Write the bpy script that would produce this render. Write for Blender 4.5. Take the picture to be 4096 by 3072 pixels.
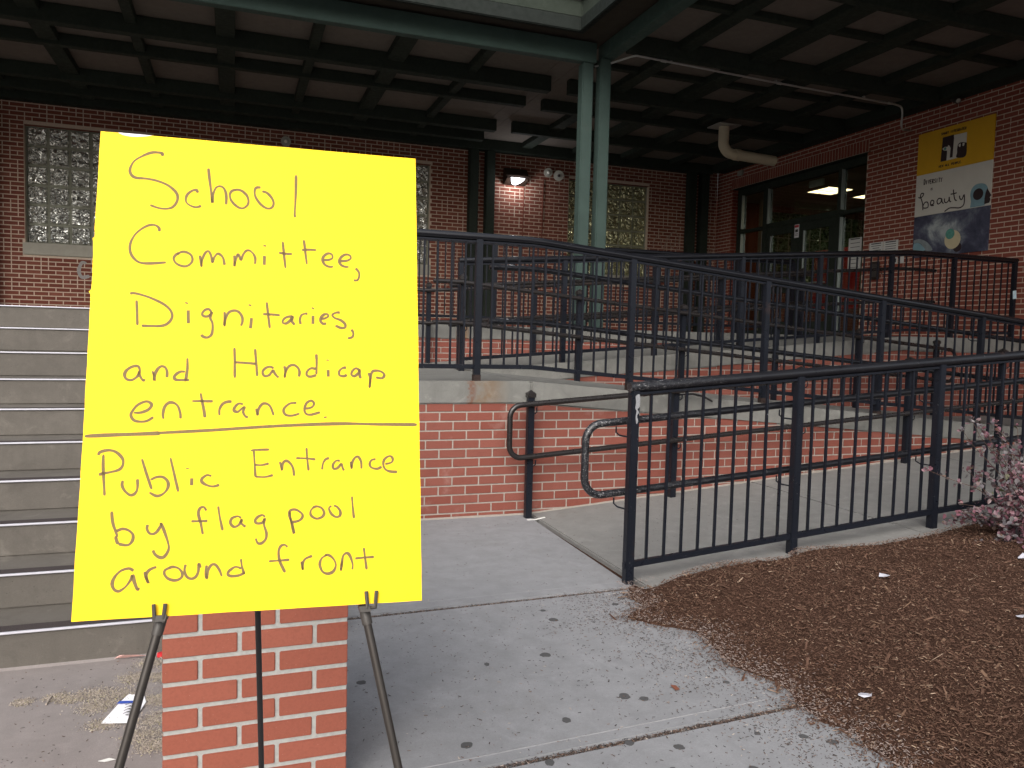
import bpy, bmesh, math, random
from mathutils import Vector, Matrix, noise
random.seed(7)
rad = math.radians
S = bpy.context.scene
for o in list(bpy.data.objects): bpy.data.objects.remove(o)
COL = S.collection

# ------------------------------------------------------------------ camera
CR = Vector((0.9418862, -0.3349648, 0.0254732)); CU = Vector((-0.0033943, 0.0663351, 0.9977916)); CW = Vector((0.3359149, 0.9398927, -0.0613431))
CAM = Vector((0, 0, 1.34294))
cam = bpy.data.cameras.new('camera'); cam.sensor_width = 36; cam.lens = 27.447; cam.clip_start = 0.05; cam.clip_end = 2000
co = bpy.data.objects.new('camera', cam); COL.objects.link(co)
m = Matrix((CR, CU, -CW)).transposed().to_4x4(); m.translation = CAM; co.matrix_world = m
S.camera = co
# ------------------------------------------------------------------ sky, sun, exposure
SUN_EL, SUN_AZ = rad(38), rad(210)      # azimuth from +Y towards +X: the sun stands high behind the viewer's left shoulder
w = bpy.data.worlds.new('World'); S.world = w; w.use_nodes = True
nt = w.node_tree; bg = nt.nodes['Background']
sky = nt.nodes.new('ShaderNodeTexSky'); sky.sky_type = 'NISHITA'; sky.sun_disc = False
sky.sun_elevation = SUN_EL; sky.sun_rotation = SUN_AZ; sky.dust_density = 6.0; sky.ozone_density = 1.0; sky.air_density = 1.0
hs = nt.nodes.new('ShaderNodeHueSaturation'); hs.inputs['Saturation'].default_value = 0.42   # overcast: the blue is veiled evenly
nt.links.new(sky.outputs[0], hs.inputs['Color']); nt.links.new(hs.outputs[0], bg.inputs['Color'])
bg.inputs['Strength'].default_value = 0.15
sl = bpy.data.lights.new('sun', 'SUN'); sl.energy = .75; sl.angle = rad(70); sl.color = (1.0, 0.96, 0.9)
so = bpy.data.objects.new('sun', sl); COL.objects.link(so)
so.rotation_euler = (math.pi/2 - SUN_EL, 0, math.pi - SUN_AZ)
so.location = (0, -5, 20)
S.view_settings.view_transform = 'Standard'; S.view_settings.look = 'None'
S.view_settings.exposure = 0.75; S.view_settings.gamma = 1.0; S.view_settings.use_curve_mapping = False
S.render.resolution_x = 1024; S.render.resolution_y = 768

# ------------------------------------------------------------------ helpers
def project(p):
    d = Vector(p) - CAM; z = d.dot(CW)
    if z < .05: return None
    return 512 + 780.71*d.dot(CR)/z, 384 - 780.71*d.dot(CU)/z, z

class MB:
    def __init__(s): s.v = []; s.f = []
    def box(s, x0, x1, y0, y1, z0, z1):
        n = len(s.v); s.v += [(x, y, z) for z in (z0, z1) for y in (y0, y1) for x in (x0, x1)]
        s.f += [(n, n+2, n+3, n+1), (n+4, n+5, n+7, n+6), (n, n+1, n+5, n+4), (n+2, n+6, n+7, n+3), (n, n+4, n+6, n+2), (n+1, n+3, n+7, n+5)]
        return s
    def obox(s, c, a, b, d):
        c, a, b, d = Vector(c), Vector(a), Vector(b), Vector(d); n = len(s.v)
        s.v += [tuple(c + i*a + j*b + k*d) for k in (-1, 1) for j in (-1, 1) for i in (-1, 1)]
        q = [(n, n+2, n+3, n+1), (n+4, n+5, n+7, n+6), (n, n+1, n+5, n+4), (n+2, n+6, n+7, n+3), (n, n+4, n+6, n+2), (n+1, n+3, n+7, n+5)]
        if a.cross(b).dot(d) < 0: q = [t[::-1] for t in q]
        s.f += q; return s
    def prism(s, poly, fn, d0, d1):
        """poly: 2-D outline; fn(u,v,d)->3-D"""
        n = len(s.v); k = len(poly)
        s.v += [tuple(fn(u, v, d0)) for u, v in poly] + [tuple(fn(u, v, d1)) for u, v in poly]
        s.f += [tuple(range(n, n+k))[::-1], tuple(range(n+k, n+2*k))]
        s.f += [(n+i, n+(i+1) % k, n+k+(i+1) % k, n+k+i) for i in range(k)]
        return s
    def tube(s, pts, r, n=10, cap=True, r1=None):
        pts = [Vector(p) for p in pts]; base = len(s.v); up = None; m = len(pts)
        for i, p in enumerate(pts):
            t = (pts[min(i+1, m-1)] - pts[max(i-1, 0)]).normalized()
            if up is None: up = Vector((0, 0, 1)) if abs(t.z) < .9 else Vector((1, 0, 0))
            a = (up - t*up.dot(t)).normalized(); b = t.cross(a); up = a
            rr = r if r1 is None else r + (r1 - r)*i/max(1, m-1)
            for k in range(n):
                g = 2*math.pi*k/n; s.v.append(tuple(p + a*(rr*math.cos(g)) + b*(rr*math.sin(g))))
        for i in range(m-1):
            for k in range(n):
                q = base + i*n; s.f.append((q+k, q+(k+1) % n, q+n+(k+1) % n, q+n+k))
        if cap:
            s.f.append(tuple(range(base, base+n))[::-1]); s.f.append(tuple(range(base+(m-1)*n, base+m*n)))
        return s
    def lathe(s, prof, c, ax, n=20):
        """prof: (radius, along) pairs about axis ax through c"""
        ax = Vector(ax).normalized(); a = ax.orthogonal().normalized(); b = ax.cross(a); base = len(s.v); c = Vector(c)
        for r, h in prof:
            for k in range(n):
                g = 2*math.pi*k/n; s.v.append(tuple(c + ax*h + a*(r*math.cos(g)) + b*(r*math.sin(g))))
        for i in range(len(prof)-1):
            for k in range(n):
                q = base + i*n; s.f.append((q+k, q+(k+1) % n, q+n+(k+1) % n, q+n+k))
        s.f.append(tuple(range(base, base+n))[::-1]); e = base+(len(prof)-1)*n; s.f.append(tuple(range(e, e+n)))
        return s
    def ribbon(s, pts, fn, hw, d0, d1, taper=True):
        """pen stroke in a plane: 2-D polyline pts swept as a thin raised band"""
        n = len(s.v); m = len(pts)
        for i, (u, v) in enumerate(pts):
            a = pts[max(i-1, 0)]; b = pts[min(i+1, m-1)]; dx, dy = b[0]-a[0], b[1]-a[1]; l = math.hypot(dx, dy) or 1
            h = hw*(.85 + .4*noise.noise((u*3.1, v*3.7, i*.13))) if taper else hw
            if taper and i in (0, m-1): h *= .6
            nx, ny = -dy/l*h, dx/l*h
            s.v += [tuple(fn(u+nx, v+ny, d0)), tuple(fn(u-nx, v-ny, d0)), tuple(fn(u-nx, v-ny, d1)), tuple(fn(u+nx, v+ny, d1))]
        for i in range(m-1):
            q = n + 4*i; s.f += [(q+k, q+(k+1) % 4, q+4+(k+1) % 4, q+4+k) for k in range(4)]
        s.f += [(n, n+1, n+2, n+3), (n+4*m-1, n+4*m-2, n+4*m-3, n+4*m-4)]
        return s
    def mesh(s, org=(0, 0, 0), smooth=False, bevel=0, name='mesh', angle=38, fix=True):
        me = bpy.data.meshes.new(name)
        o = Vector(org); me.from_pydata([tuple(Vector(p)-o) for p in s.v] if o.length else s.v, [], s.f); me.update()
        if bevel or fix:
            bm = bmesh.new(); bm.from_mesh(me)
            if bevel:
                bmesh.ops.bevel(bm, geom=[e for e in bm.edges if e.calc_face_angle(0) > .6], offset=bevel, segments=2, affect='EDGES', clamp_overlap=True)
            if fix: bmesh.ops.recalc_face_normals(bm, faces=bm.faces)
            bm.to_mesh(me); bm.free()
        if smooth or bevel:
            me.shade_smooth(); me.set_sharp_from_angle(angle=rad(angle))
        return me

def root(o):
    p = Vector((0, 0, 0))
    while o: p += o.location; o = o.parent
    return p
def link(name, me, mat, parent=None, loc=(0, 0, 0)):
    o = bpy.data.objects.new(name, me); COL.objects.link(o); o.location = loc; o.parent = parent
    if mat and me is not None and not me.materials: me.materials.append(mat)
    return o
def build(name, mb, mat, parent=None, **k):
    return link(name, mb.mesh(org=root(parent), name=name, **k), mat, parent)
def tag(o, label=None, cat=None, group=None, kind=None):
    if label: o['label'] = label
    if cat: o['category'] = cat
    if group: o['group'] = group
    if kind: o['kind'] = kind
    return o
def thing(name, loc, label, cat, group=None):
    o = bpy.data.objects.new(name, None); COL.objects.link(o); o.location = loc; o.empty_display_size = .1
    return tag(o, label, cat, group)
def solid(name, mb, mat, label, cat, group=None, org=None, **k):
    o = link(name, mb.mesh(org=org or (0, 0, 0), name=name, **k), mat, None, org or (0, 0, 0)); return tag(o, label, cat, group)
def struct(name, mb, mat, parent=None, **k):
    o = build(name, mb, mat, parent, **k)
    if not parent: o['kind'] = 'structure'
    return o
def spline(pts, per=6):
    """Catmull-Rom through 2-D/3-D points"""
    if len(pts) < 3: return pts
    P = [pts[0]] + list(pts) + [pts[-1]]; out = []; d = len(pts[0])
    for i in range(1, len(P)-2):
        for k in range(per):
            t = k/per
            out.append(tuple(.5*((2*P[i][j]) + (-P[i-1][j]+P[i+1][j])*t + (2*P[i-1][j]-5*P[i][j]+4*P[i+1][j]-P[i+2][j])*t*t + (-P[i-1][j]+3*P[i][j]-3*P[i+1][j]+P[i+2][j])*t**3) for j in range(d)))
    out.append(tuple(pts[-1])); return out
def pairs(s, k=1): return [tuple(float(q)*k for q in p.split(',')) for p in s.split()]

# ------------------------------------------------------------------ materials
class NT:
    def __init__(s, name):
        s.m = bpy.data.materials.new(name); s.m.use_nodes = True; s.t = s.m.node_tree; s.b = s.t.nodes['Principled BSDF']; s.out = s.t.nodes['Material Output']
    def n(s, typ, ins=None, **k):
        nd = s.t.nodes.new(typ)
        for a, v in k.items(): setattr(nd, a, v)
        for a, v in (ins or {}).items():
            if isinstance(v, bpy.types.NodeSocket): s.t.links.new(v, nd.inputs[a])
            else: nd.inputs[a].default_value = v
        return nd
    def set(s, a, v):
        if isinstance(v, bpy.types.NodeSocket): s.t.links.new(v, s.b.inputs[a])
        else: s.b.inputs[a].default_value = v
    def pos(s): return s.n('ShaderNodeNewGeometry').outputs['Position']
    def noise(s, vec, scale, detail=3, rough=.55, dist=0):
        return s.n('ShaderNodeTexNoise', {'Vector': vec, 'Scale': scale, 'Detail': detail, 'Roughness': rough, 'Distortion': dist}).outputs['Fac']
    def ramp(s, fac, stops):
        r = s.n('ShaderNodeValToRGB', {'Fac': fac}); e = r.color_ramp.elements
        while len(e) < len(stops): e.new(.5)
        for q, (p, c_) in zip(e, stops): q.position = p; q.color = (*c_, 1) if len(c_) == 3 else c_
        return r.outputs['Color']
    def mask(s, fac, lo, hi): return s.n('ShaderNodeMapRange', {'Value': fac, 'From Min': lo, 'From Max': hi}, clamp=True).outputs[0]
    def mix(s, f, a, b, mode='MIX'):
        nd = s.n('ShaderNodeMix', data_type='RGBA', blend_type=mode)
        for k, v in ((0, f), (6, a), (7, b)):
            if isinstance(v, bpy.types.NodeSocket): s.t.links.new(v, nd.inputs[k])
            else: nd.inputs[k].default_value = (*v, 1) if isinstance(v, tuple) and len(v) == 3 else v
        return nd.outputs[2]
    def math(s, op, a, b=0.0):
        nd = s.n('ShaderNodeMath', operation=op)
        for k, v in ((0, a), (1, b)):
            if isinstance(v, bpy.types.NodeSocket): s.t.links.new(v, nd.inputs[k])
            else: nd.inputs[k].default_value = v
        return nd.outputs[0]
    def bump(s, h, strength=.3, dist=.01):
        s.set('Normal', s.n('ShaderNodeBump', {'Height': h, 'Strength': strength, 'Distance': dist}).outputs[0])

def concrete(name, c, warm=(1, 1, 1), stain=.5, pores=True, fleck=.0, bump=.25):
    t = NT(name); p = t.pos()
    big = t.noise(p, 1.3, 5, .6); mid = t.noise(p, 9, 5, .65); fine = t.noise(p, 160, 3, .7)
    base = t.mix(big, tuple(c*w_*(1-.28*stain) for w_ in warm), tuple(c*w_*(1+.22*stain) for w_ in warm))
    base = t.mix(t.mask(mid, .35, .75), base, tuple(c*w_*.78 for w_ in warm))
    base = t.mix(t.math('MULTIPLY', t.mask(fine, .3, .8), .38), base, tuple(c*w_*.55 for w_ in warm))
    blot = t.noise(p, 4.5, 6, .72, .9); base = t.mix(t.math('MULTIPLY', t.mask(blot, .56, .72), .5*stain), base, tuple(min(1, c*w_*1.38) for w_ in warm))
    base = t.mix(t.math('MULTIPLY', t.mask(blot, .44, .30), .5*stain), base, tuple(c*w_*.62 for w_ in warm))
    stk_ = t.noise(t.n('ShaderNodeMapping', {'Vector': p, 'Scale': (7.0, 7.0, .9)}).outputs[0], 1.0, 4, .7)
    base = t.mix(t.math('MULTIPLY', t.mask(stk_, .52, .74), .35*stain), base, tuple(c*w_*.6 for w_ in warm))
    grain = t.noise(p, 420, 2, .6); base = t.mix(t.math('MULTIPLY', t.mask(grain, .45, .75), .30), base, tuple(c*w_*.5 for w_ in warm))
    st = t.mask(t.noise(p, 3.1, 6, .7, .6), .58, .74)
    base = t.mix(t.math('MULTIPLY', st, .38*stain), base, tuple(c*q for q in (.55, .5, .44)))
    if pores:
        vo = t.n('ShaderNodeTexVoronoi', {'Vector': p, 'Scale': 46.0}).outputs['Distance']
        pm = t.math('MULTIPLY', t.mask(vo, .13, .07), t.mask(t.noise(p, 5, 2), .5, .6))
        base = t.mix(t.math('MULTIPLY', pm, .6), base, (c*.3, c*.28, c*.26))
    t.set('Base Color', base); t.set('Roughness', .88); t.b.inputs['Specular IOR Level'].default_value = .25
    t.bump(t.math('ADD', fine, t.math('MULTIPLY', mid, 1.5)), bump, .004)
    return t
def brickmat(name, cols, spec=.2, soot=.25, eff=0.0):
    t = NT(name); p = t.pos()
    oi = t.n('ShaderNodeObjectInfo').outputs['Random']; isl = t.n('ShaderNodeNewGeometry').outputs['Random Per Island']
    r = t.math('FRACT', t.math('ADD', oi, isl))
    base = t.ramp(r, [(i/(len(cols)-1), q) for i, q in enumerate(cols)])
    fine = t.noise(p, 120, 4, .7); mid = t.noise(p, 14, 4, .6)
    base = t.mix(t.math('MULTIPLY', t.mask(fine, .45, .8), .35), base, tuple(q*.55 for q in cols[0]))
    base = t.mix(t.math('MULTIPLY', t.mask(mid, .5, .75), soot), base, tuple(q*.6 for q in cols[1]))
    sp = t.mask(t.n('ShaderNodeTexVoronoi', {'Vector': p, 'Scale': 70.0}).outputs['Distance'], .07, .04)
    base = t.mix(t.math('MULTIPLY', sp, .3), base, (.5, .42, .36))
    if eff:   # pale efflorescence blooms
        e = t.mask(t.noise(p, 2.3, 5, .7), .6, .75); base = t.mix(t.math('MULTIPLY', e, eff), base, (.5, .38, .34))
    t.set('Base Color', base); t.set('Roughness', .85); t.b.inputs['Specular IOR Level'].default_value = spec
    t.bump(fine, .35, .003); return t.m
def plain(name, c, rough=.6, metal=0, var=.12, scale=30, spec=.4, bump=0):
    t = NT(name); p = t.pos(); f = t.noise(p, scale, 4, .6)
    t.set('Base Color', t.mix(f, tuple(q*(1-var) for q in c), tuple(min(1, q*(1+var)) for q in c)))
    t.set('Roughness', rough); t.set('Metallic', metal); t.b.inputs['Specular IOR Level'].default_value = spec
    if bump: t.bump(t.noise(p, scale*6, 3), bump, .002)
    return t.m
def paint(name, c, chip=.5, rust=.3, rough=.32, chipc=(.42, .43, .45), wear=None, spec=.24):
    """old gloss paint on steel: orange-peel, pale chips, brown rust bleeding"""
    t = NT(name); p = t.pos()
    base = t.mix(t.noise(p, 4, 4), tuple(q*.75 for q in c), tuple(q*1.3 for q in c))
    rs = t.mask(t.noise(p, 2.2, 6, .75), .62, .78); base = t.mix(t.math('MULTIPLY', rs, rust), base, (.085, .045, .03))
    g1 = t.noise(p, 55, 5, .75, .8); g2 = t.noise(p, 3.3, 3)
    ch = t.math('MULTIPLY', t.mask(g1, .66, .70), t.mask(g2, .46, .62)); base = t.mix(t.math('MULTIPLY', ch, chip), base, chipc)
    if wear:   # heavy scuffing where hands and bags rub, near the foot of the ramp
        wx = t.n('ShaderNodeSeparateXYZ', {'Vector': p}).outputs[0]
        sc0 = t.noise(t.n('ShaderNodeMapping', {'Vector': p, 'Scale': (38.0, 55.0, 75.0)}).outputs[0], 1.0, 4, .65, 2.8)
        base = t.mix(t.math('MULTIPLY', t.mask(sc0, .585, .64), t.math('MULTIPLY', t.mask(wx, wear, wear-.85), .9)), base, chipc)
    g3 = t.mask(t.noise(p, 150, 2, .6), .72, .76); base = t.mix(t.math('MULTIPLY', g3, .35*chip), base, chipc)
    t.set('Base Color', base); t.set('Roughness', t.n('ShaderNodeMapRange', {'Value': t.noise(p, 20, 4), 'To Min': rough*.7, 'To Max': rough*1.7}).outputs[0])
    t.b.inputs['Specular IOR Level'].default_value = spec
    t.bump(t.math('ADD', t.noise(p, 45, 3), t.math('MULTIPLY', ch, -1.5)), .14, .003); return t.m

M = {}
M['pave'] = concrete('pavement_concrete', .255, (.98, 1, 1.05), .55).m
M['pave_brown'] = concrete('brownish_pavement', .225, (1.08, .97, .94), .7).m
M['ramp'] = concrete('ramp_concrete', .215, (1, 1, .97), .8).m
M['step'] = concrete('step_concrete', .115, (1.1, 1.0, .88), 1.3).m
# coping concrete carries real rust stains below the railing feet
t = concrete('coping_concrete', .185, (1, 1, .94), 1.35)
p = t.pos(); sx = t.n('ShaderNodeSeparateXYZ', {'Vector': p}).outputs; wob = t.noise(p, 9, 4, .7)
def rust_at(x0, wd, y1, amt):
    d = t.math('ABSOLUTE', t.math('SUBTRACT', t.math('ADD', sx[0], t.math('MULTIPLY', t.math('SUBTRACT', wob, .5), .16)), x0))
    a = t.math('MULTIPLY', t.mask(d, wd, wd*.15), t.mask(t.math('ABSOLUTE', t.math('SUBTRACT', sx[1], y1)), .12, .05))
    return t.math('MULTIPLY', t.math('MULTIPLY', a, t.mask(wob, .2, .62)), amt)
old = t.b.inputs['Base Color'].links[0].from_socket
old = t.mix(rust_at(1.76, .17, 5.44, .62), old, (.16, .085, .03)); old = t.mix(rust_at(1.635, .03, 5.44, .9), old, (.13, .04, .015))
old = t.mix(rust_at(2.55, .09, 8.88, .95), old, (.22, .10, .02)); old = t.mix(rust_at(2.05, .08, 7.13, .3), old, (.2, .1, .04))
t.set('Base Color', old); M['coping'] = t.m
M['mortar'] = plain('pale_mortar', (.31, .28, .25), .95, 0, .25, 60, .1, .4)
M['mortar_tan'] = plain('tan_mortar', (.56, .45, .36), .95, 0, .25, 60, .1, .4)
M['mortar_grey'] = plain('grey_mortar', (.33, .33, .315), .95, 0, .3, 90, .1, .6)
M['brick_ramp'] = brickmat('ramp_brick', [(.175, .054, .040), (.195, .063, .047), (.185, .064, .049), (.21, .072, .055)], eff=.26)
M['brick_pier'] = brickmat('pier_brick', [(.235, .072, .048), (.25, .079, .052), (.243, .075, .05), (.265, .086, .058)], soot=.1)
M['brick_old'] = brickmat('old_brick', [(.16, .048, .032), (.20, .064, .043), (.175, .05, .034), (.235, .083, .057)], soot=.4)
M['brick_entry'] = brickmat('entrance_brick', [(.22, .06, .042), (.25, .071, .049), (.235, .065, .045), (.27, .08, .056)])
M['black'] = paint('black_railing_paint', (.0075, .009, .0135), .55, .35, .26)
M['black_worn'] = paint('scuffed_black_paint', (.008, .0085, .011), 1.0, .5, .27, (.36, .36, .37), wear=2.75, spec=.5)
M['black_pipe'] = paint('glossy_black_pipe', (.007, .0075, .010), .6, .35, .17, spec=.5)
M['black_brown'] = paint('weathered_handrail_paint', (.014, .012, .012), .5, .8, .24, spec=.45)
M['green_column'] = paint('green_column_paint', (.036, .058, .052), .15, .12, .5, (.2, .25, .23))
M['rust'] = plain('rusted_paint', (.026, .017, .015), .8, 0, .7, 60, .2, .4)
M['green'] = paint('green_steel_paint', (.05, .082, .072), .12, .12, .55, (.2, .25, .23))
M['green_dark'] = paint('dark_green_paint', (.022, .029, .022), .05, .1, .7)
M['deck'] = plain('brown_soffit_board', (.165, .142, .124), .9, 0, .2, 12, .1, .2)
M['soffit'] = plain('dark_soffit', (.06, .05, .04), .9, 0, .2, 8, .1)
M['fascia'] = paint('grey_green_fascia', (.008, .0115, .0095), .05, .15, .6)
M['roof'] = plain('roof_metal', (.12, .12, .12), .7)
M['alu'] = plain('aluminium', (.42, .46, .46), .4, .8, .08, 50)
M['nosing'] = plain('worn_nosing', (.5, .5, .55), .45, .2, .12, 40)
M['grit'] = plain('black_grit_strip', (.05, .042, .042), .95, 0, .5, 220, .1, .5)
M['steel'] = plain('galvanised_conduit', (.45, .45, .44), .45, .6, .1, 40)
M['pvc'] = plain('cream_pvc', (.50, .44, .32), .5, 0, .1, 7)
M['yellow'] = NT('yellow_foam_board'); t = M['yellow']; p = t.pos()
t.set('Base Color', t.mix(t.noise(p, 6, 3), (.90, .565, .004), (.93, .59, .006))); t.set('Roughness', .62); t.b.inputs['Specular IOR Level'].default_value = .3
t.bump(t.noise(p, 400, 2), .04, .001); M['yellow'] = t.m
M['foam'] = plain('white_foam_core', (.82, .79, .70), .8, 0, .1, 300)
M['ink'] = plain('brown_grey_marker_ink', (.15, .10, .035), .6, 0, .35, 300, .3)
M['easel'] = plain('dark_easel_tube', (.05, .044, .04), .35, .55, .2, 25, .5)
M['easel_black'] = plain('black_easel_leg', (.016, .015, .016), .4, .2, .2, 25, .5)
M['plastic'] = plain('dark_plastic', (.045, .04, .036), .45, 0, .15, 60)
M['sill'] = plain('pale_stone_sill', (.36, .34, .29), .85, 0, .18, 12, .2, .2)
M['white'] = plain('white_paper', (.74, .74, .78), .8, 0, .05, 20, .2)
M['paper'] = plain('printed_sheet', (.62, .62, .60), .8, 0, .06, 30, .2)
M['scrap'] = plain('dirty_paper', (.40, .40, .45), .85, 0, .3, 60, .2, .5)
M['print'] = plain('black_print', (.05, .05, .05), .8)
M['green_print'] = plain('green_yellow_print', (.45, .5, .03), .8)
M['blue'] = plain('blue_print', (.03, .07, .35), .7)
M['pink'] = plain('pink_wrapper', (.55, .33, .30), .4, 0, .3, 60)
M['red'] = plain('red_plastic', (.5, .02, .03), .4)
M['gum'] = plain('dark_gum', (.06, .06, .062), .9, 0, .3, 90)
M['lens'] = plain('lamp_glass_grey', (.35, .34, .30), .25)
M['lamp_house'] = plain('bronze_lamp_housing', (.035, .022, .016), .5, .3)
M['poster_yellow'] = plain('ochre_poster_paint', (.64, .36, .014), .7, 0, .1, 5)
M['poster_white'] = plain('off_white_poster_paint', (.64, .62, .56), .75, 0, .08, 6)
M['poster_black'] = plain('dark_plum_paint', (.035, .02, .022), .7, 0, .2, 8)
M['poster_teal'] = plain('pale_blue_paint', (.22, .36, .42), .7, 0, .25, 12)
M['poster_cream'] = plain('cream_paint', (.60, .52, .34), .7, 0, .15, 12)
M['poster_sea'] = plain('sea_green_paint', (.10, .30, .25), .7, 0, .6, 30)
M['poster_cloud'] = plain('grey_cloud_paint', (.26, .30, .31), .8, 0, .55, 9)
t = NT('night_sky_painting'); p = t.pos()
cl = t.noise(p, 3.2, 6, .65, .5); sp_ = t.n('ShaderNodeSeparateXYZ', {'Vector': p}).outputs
dy = t.math('DIVIDE', t.math('SUBTRACT', sp_[1], 8.62), .30); dz = t.math('DIVIDE', t.math('SUBTRACT', sp_[2], 3.02), .24)
dd = t.math('ADD', t.math('MULTIPLY', dy, dy), t.math('MULTIPLY', dz, dz))
cl = t.math('ADD', t.math('SUBTRACT', cl, .06), t.math('MULTIPLY', t.mask(dd, 1.3, 0.0), .30))   # the painted bright cloud
t.set('Base Color', t.ramp(cl, [(.3, (.03, .032, .06)), (.46, (.07, .075, .12)), (.58, (.17, .19, .23)), (.7, (.42, .46, .47))])); t.set('Roughness', .7); M['galaxy'] = t.m
M['lobby_wall'] = plain('lobby_plaster', (.30, .22, .14), .8); M['lobby_ceiling'] = plain('lobby_ceiling_tile', (.26, .19, .14), .9, 0, .15, 3)
M['lobby_floor'] = plain('lobby_floor_tile', (.12, .10, .08), .4)
t = NT('leafy_view'); p = t.pos()
M['chip'] = NT('mulch_chip'); t = M['chip']
r = t.n('ShaderNodeNewGeometry').outputs['Random Per Island']
t.set('Base Color', t.ramp(r, [(0, (.05, .028, .020)), (.4, (.074, .041, .029)), (.8, (.098, .056, .040)), (.95, (.15, .095, .064)), (1, (.27, .20, .15))])); t.set('Roughness', .95); t.b.inputs['Specular IOR Level'].default_value = .1; M['chip'] = t.m
t = NT('mulch_bed'); p = t.pos(); f = t.noise(p, 90, 5, .75, 1)
t.set('Base Color', t.ramp(f, [(.3, (.04, .022, .016)), (.55, (.07, .038, .027)), (.75, (.11, .062, .045))])); t.set('Roughness', 1.0); t.b.inputs['Specular IOR Level'].default_value = .05; t.bump(f, .9, .02); M['mulch'] = t.m
t = NT('debris_fleck'); r = t.n('ShaderNodeNewGeometry').outputs['Random Per Island']
t.set('Base Color', t.ramp(r, [(0, (.02, .017, .016)), (.6, (.06, .04, .033)), (.88, (.14, .08, .055)), (1, (.42, .38, .34))])); t.set('Roughness', .95); M['fleck'] = t.m
t = NT('dry_moss'); r = t.n('ShaderNodeNewGeometry').outputs['Random Per Island']
t.set('Base Color', t.ramp(r, [(0, (.20, .17, .145)), (.5, (.29, .25, .215)), (.85, (.37, .33, .285)), (1, (.28, .25, .13))])); t.set('Roughness', .95); M['moss'] = t.m
t = NT('barberry_leaf'); r = t.n('ShaderNodeNewGeometry').outputs['Random Per Island']
t.set('Base Color', t.ramp(r, [(0, (.085, .035, .05)), (.3, (.15, .06, .08)), (.5, (.085, .075, .085)), (.8, (.13, .12, .12)), (.94, (.19, .085, .09)), (1, (.06, .08, .03))])); t.set('Roughness', .5); M['leaf'] = t.m
M['twig'] = plain('brown_twig', (.07, .04, .03), .9)
M['ground'] = plain('grey_asphalt', (.07, .07, .07), .95, 0, .3, 4)
# glass block: pressed-glass relief breaks reflections into streaks
def glassblock(name, c):
    t = NT(name); p = t.n('ShaderNodeNewGeometry').outputs['Position']; oi = t.n('ShaderNodeObjectInfo').outputs['Random']
    off = t.n('ShaderNodeVectorMath', {0: p, 1: t.n('ShaderNodeCombineXYZ', {'X': t.math('MULTIPLY', oi, 31.0), 'Z': t.math('MULTIPLY', oi, 17.0)}).outputs[0]}, operation='ADD').outputs[0]
    wv = t.n('ShaderNodeTexVoronoi', {'Vector': off, 'Scale': 10.0}, feature='F1').outputs['Distance']
    n1 = t.noise(off, 8, 1, .5, 3.0)
    h = t.math('ADD', wv, n1)
    t.set('Base Color', t.mix(t.mask(n1, .35, .65), tuple(q*.5 for q in c), c)); t.set('Roughness', .07); t.set('Metallic', .8)
    t.bump(h, 1.0, .05); return t.m
M['block'] = glassblock('pressed_glass_block', (.97, .98, .92)); M['block_olive'] = glassblock('olive_glass_block', (.74, .74, .46))
M['block_joint'] = plain('block_joint_mortar', (.24, .24, .19), .9, 0, .2, 20)
t = NT('window_glass'); g = t.n('ShaderNodeBsdfGlossy', {'Roughness': .02, 'Color': (.9, .95, .93, 1)}); tr = t.n('ShaderNodeBsdfTransparent', {'Color': (.80, .84, .80, 1)})
fc = t.math('POWER', t.n('ShaderNodeLayerWeight', {'Blend': .5}).outputs['Facing'], 3.0); mx = t.n('ShaderNodeMixShader', {0: t.math('ADD', t.math('MULTIPLY', fc, .55), .045), 1: tr.outputs[0], 2: g.outputs[0]})
t.t.links.new(mx.outputs[0], t.out.inputs['Surface']); M['glass'] = t.m
def emit(name, c, s):
    t = NT(name); t.set('Base Color', (*c, 1)); t.set('Emission Color', (*c, 1)); t.set('Emission Strength', s); return t.m
M['lit_lens'] = emit('lit_lamp_lens', (.85, .9, 1), 5); M['troffer'] = emit('lit_ceiling_panel', (1, .74, .42), 3.0)

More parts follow.
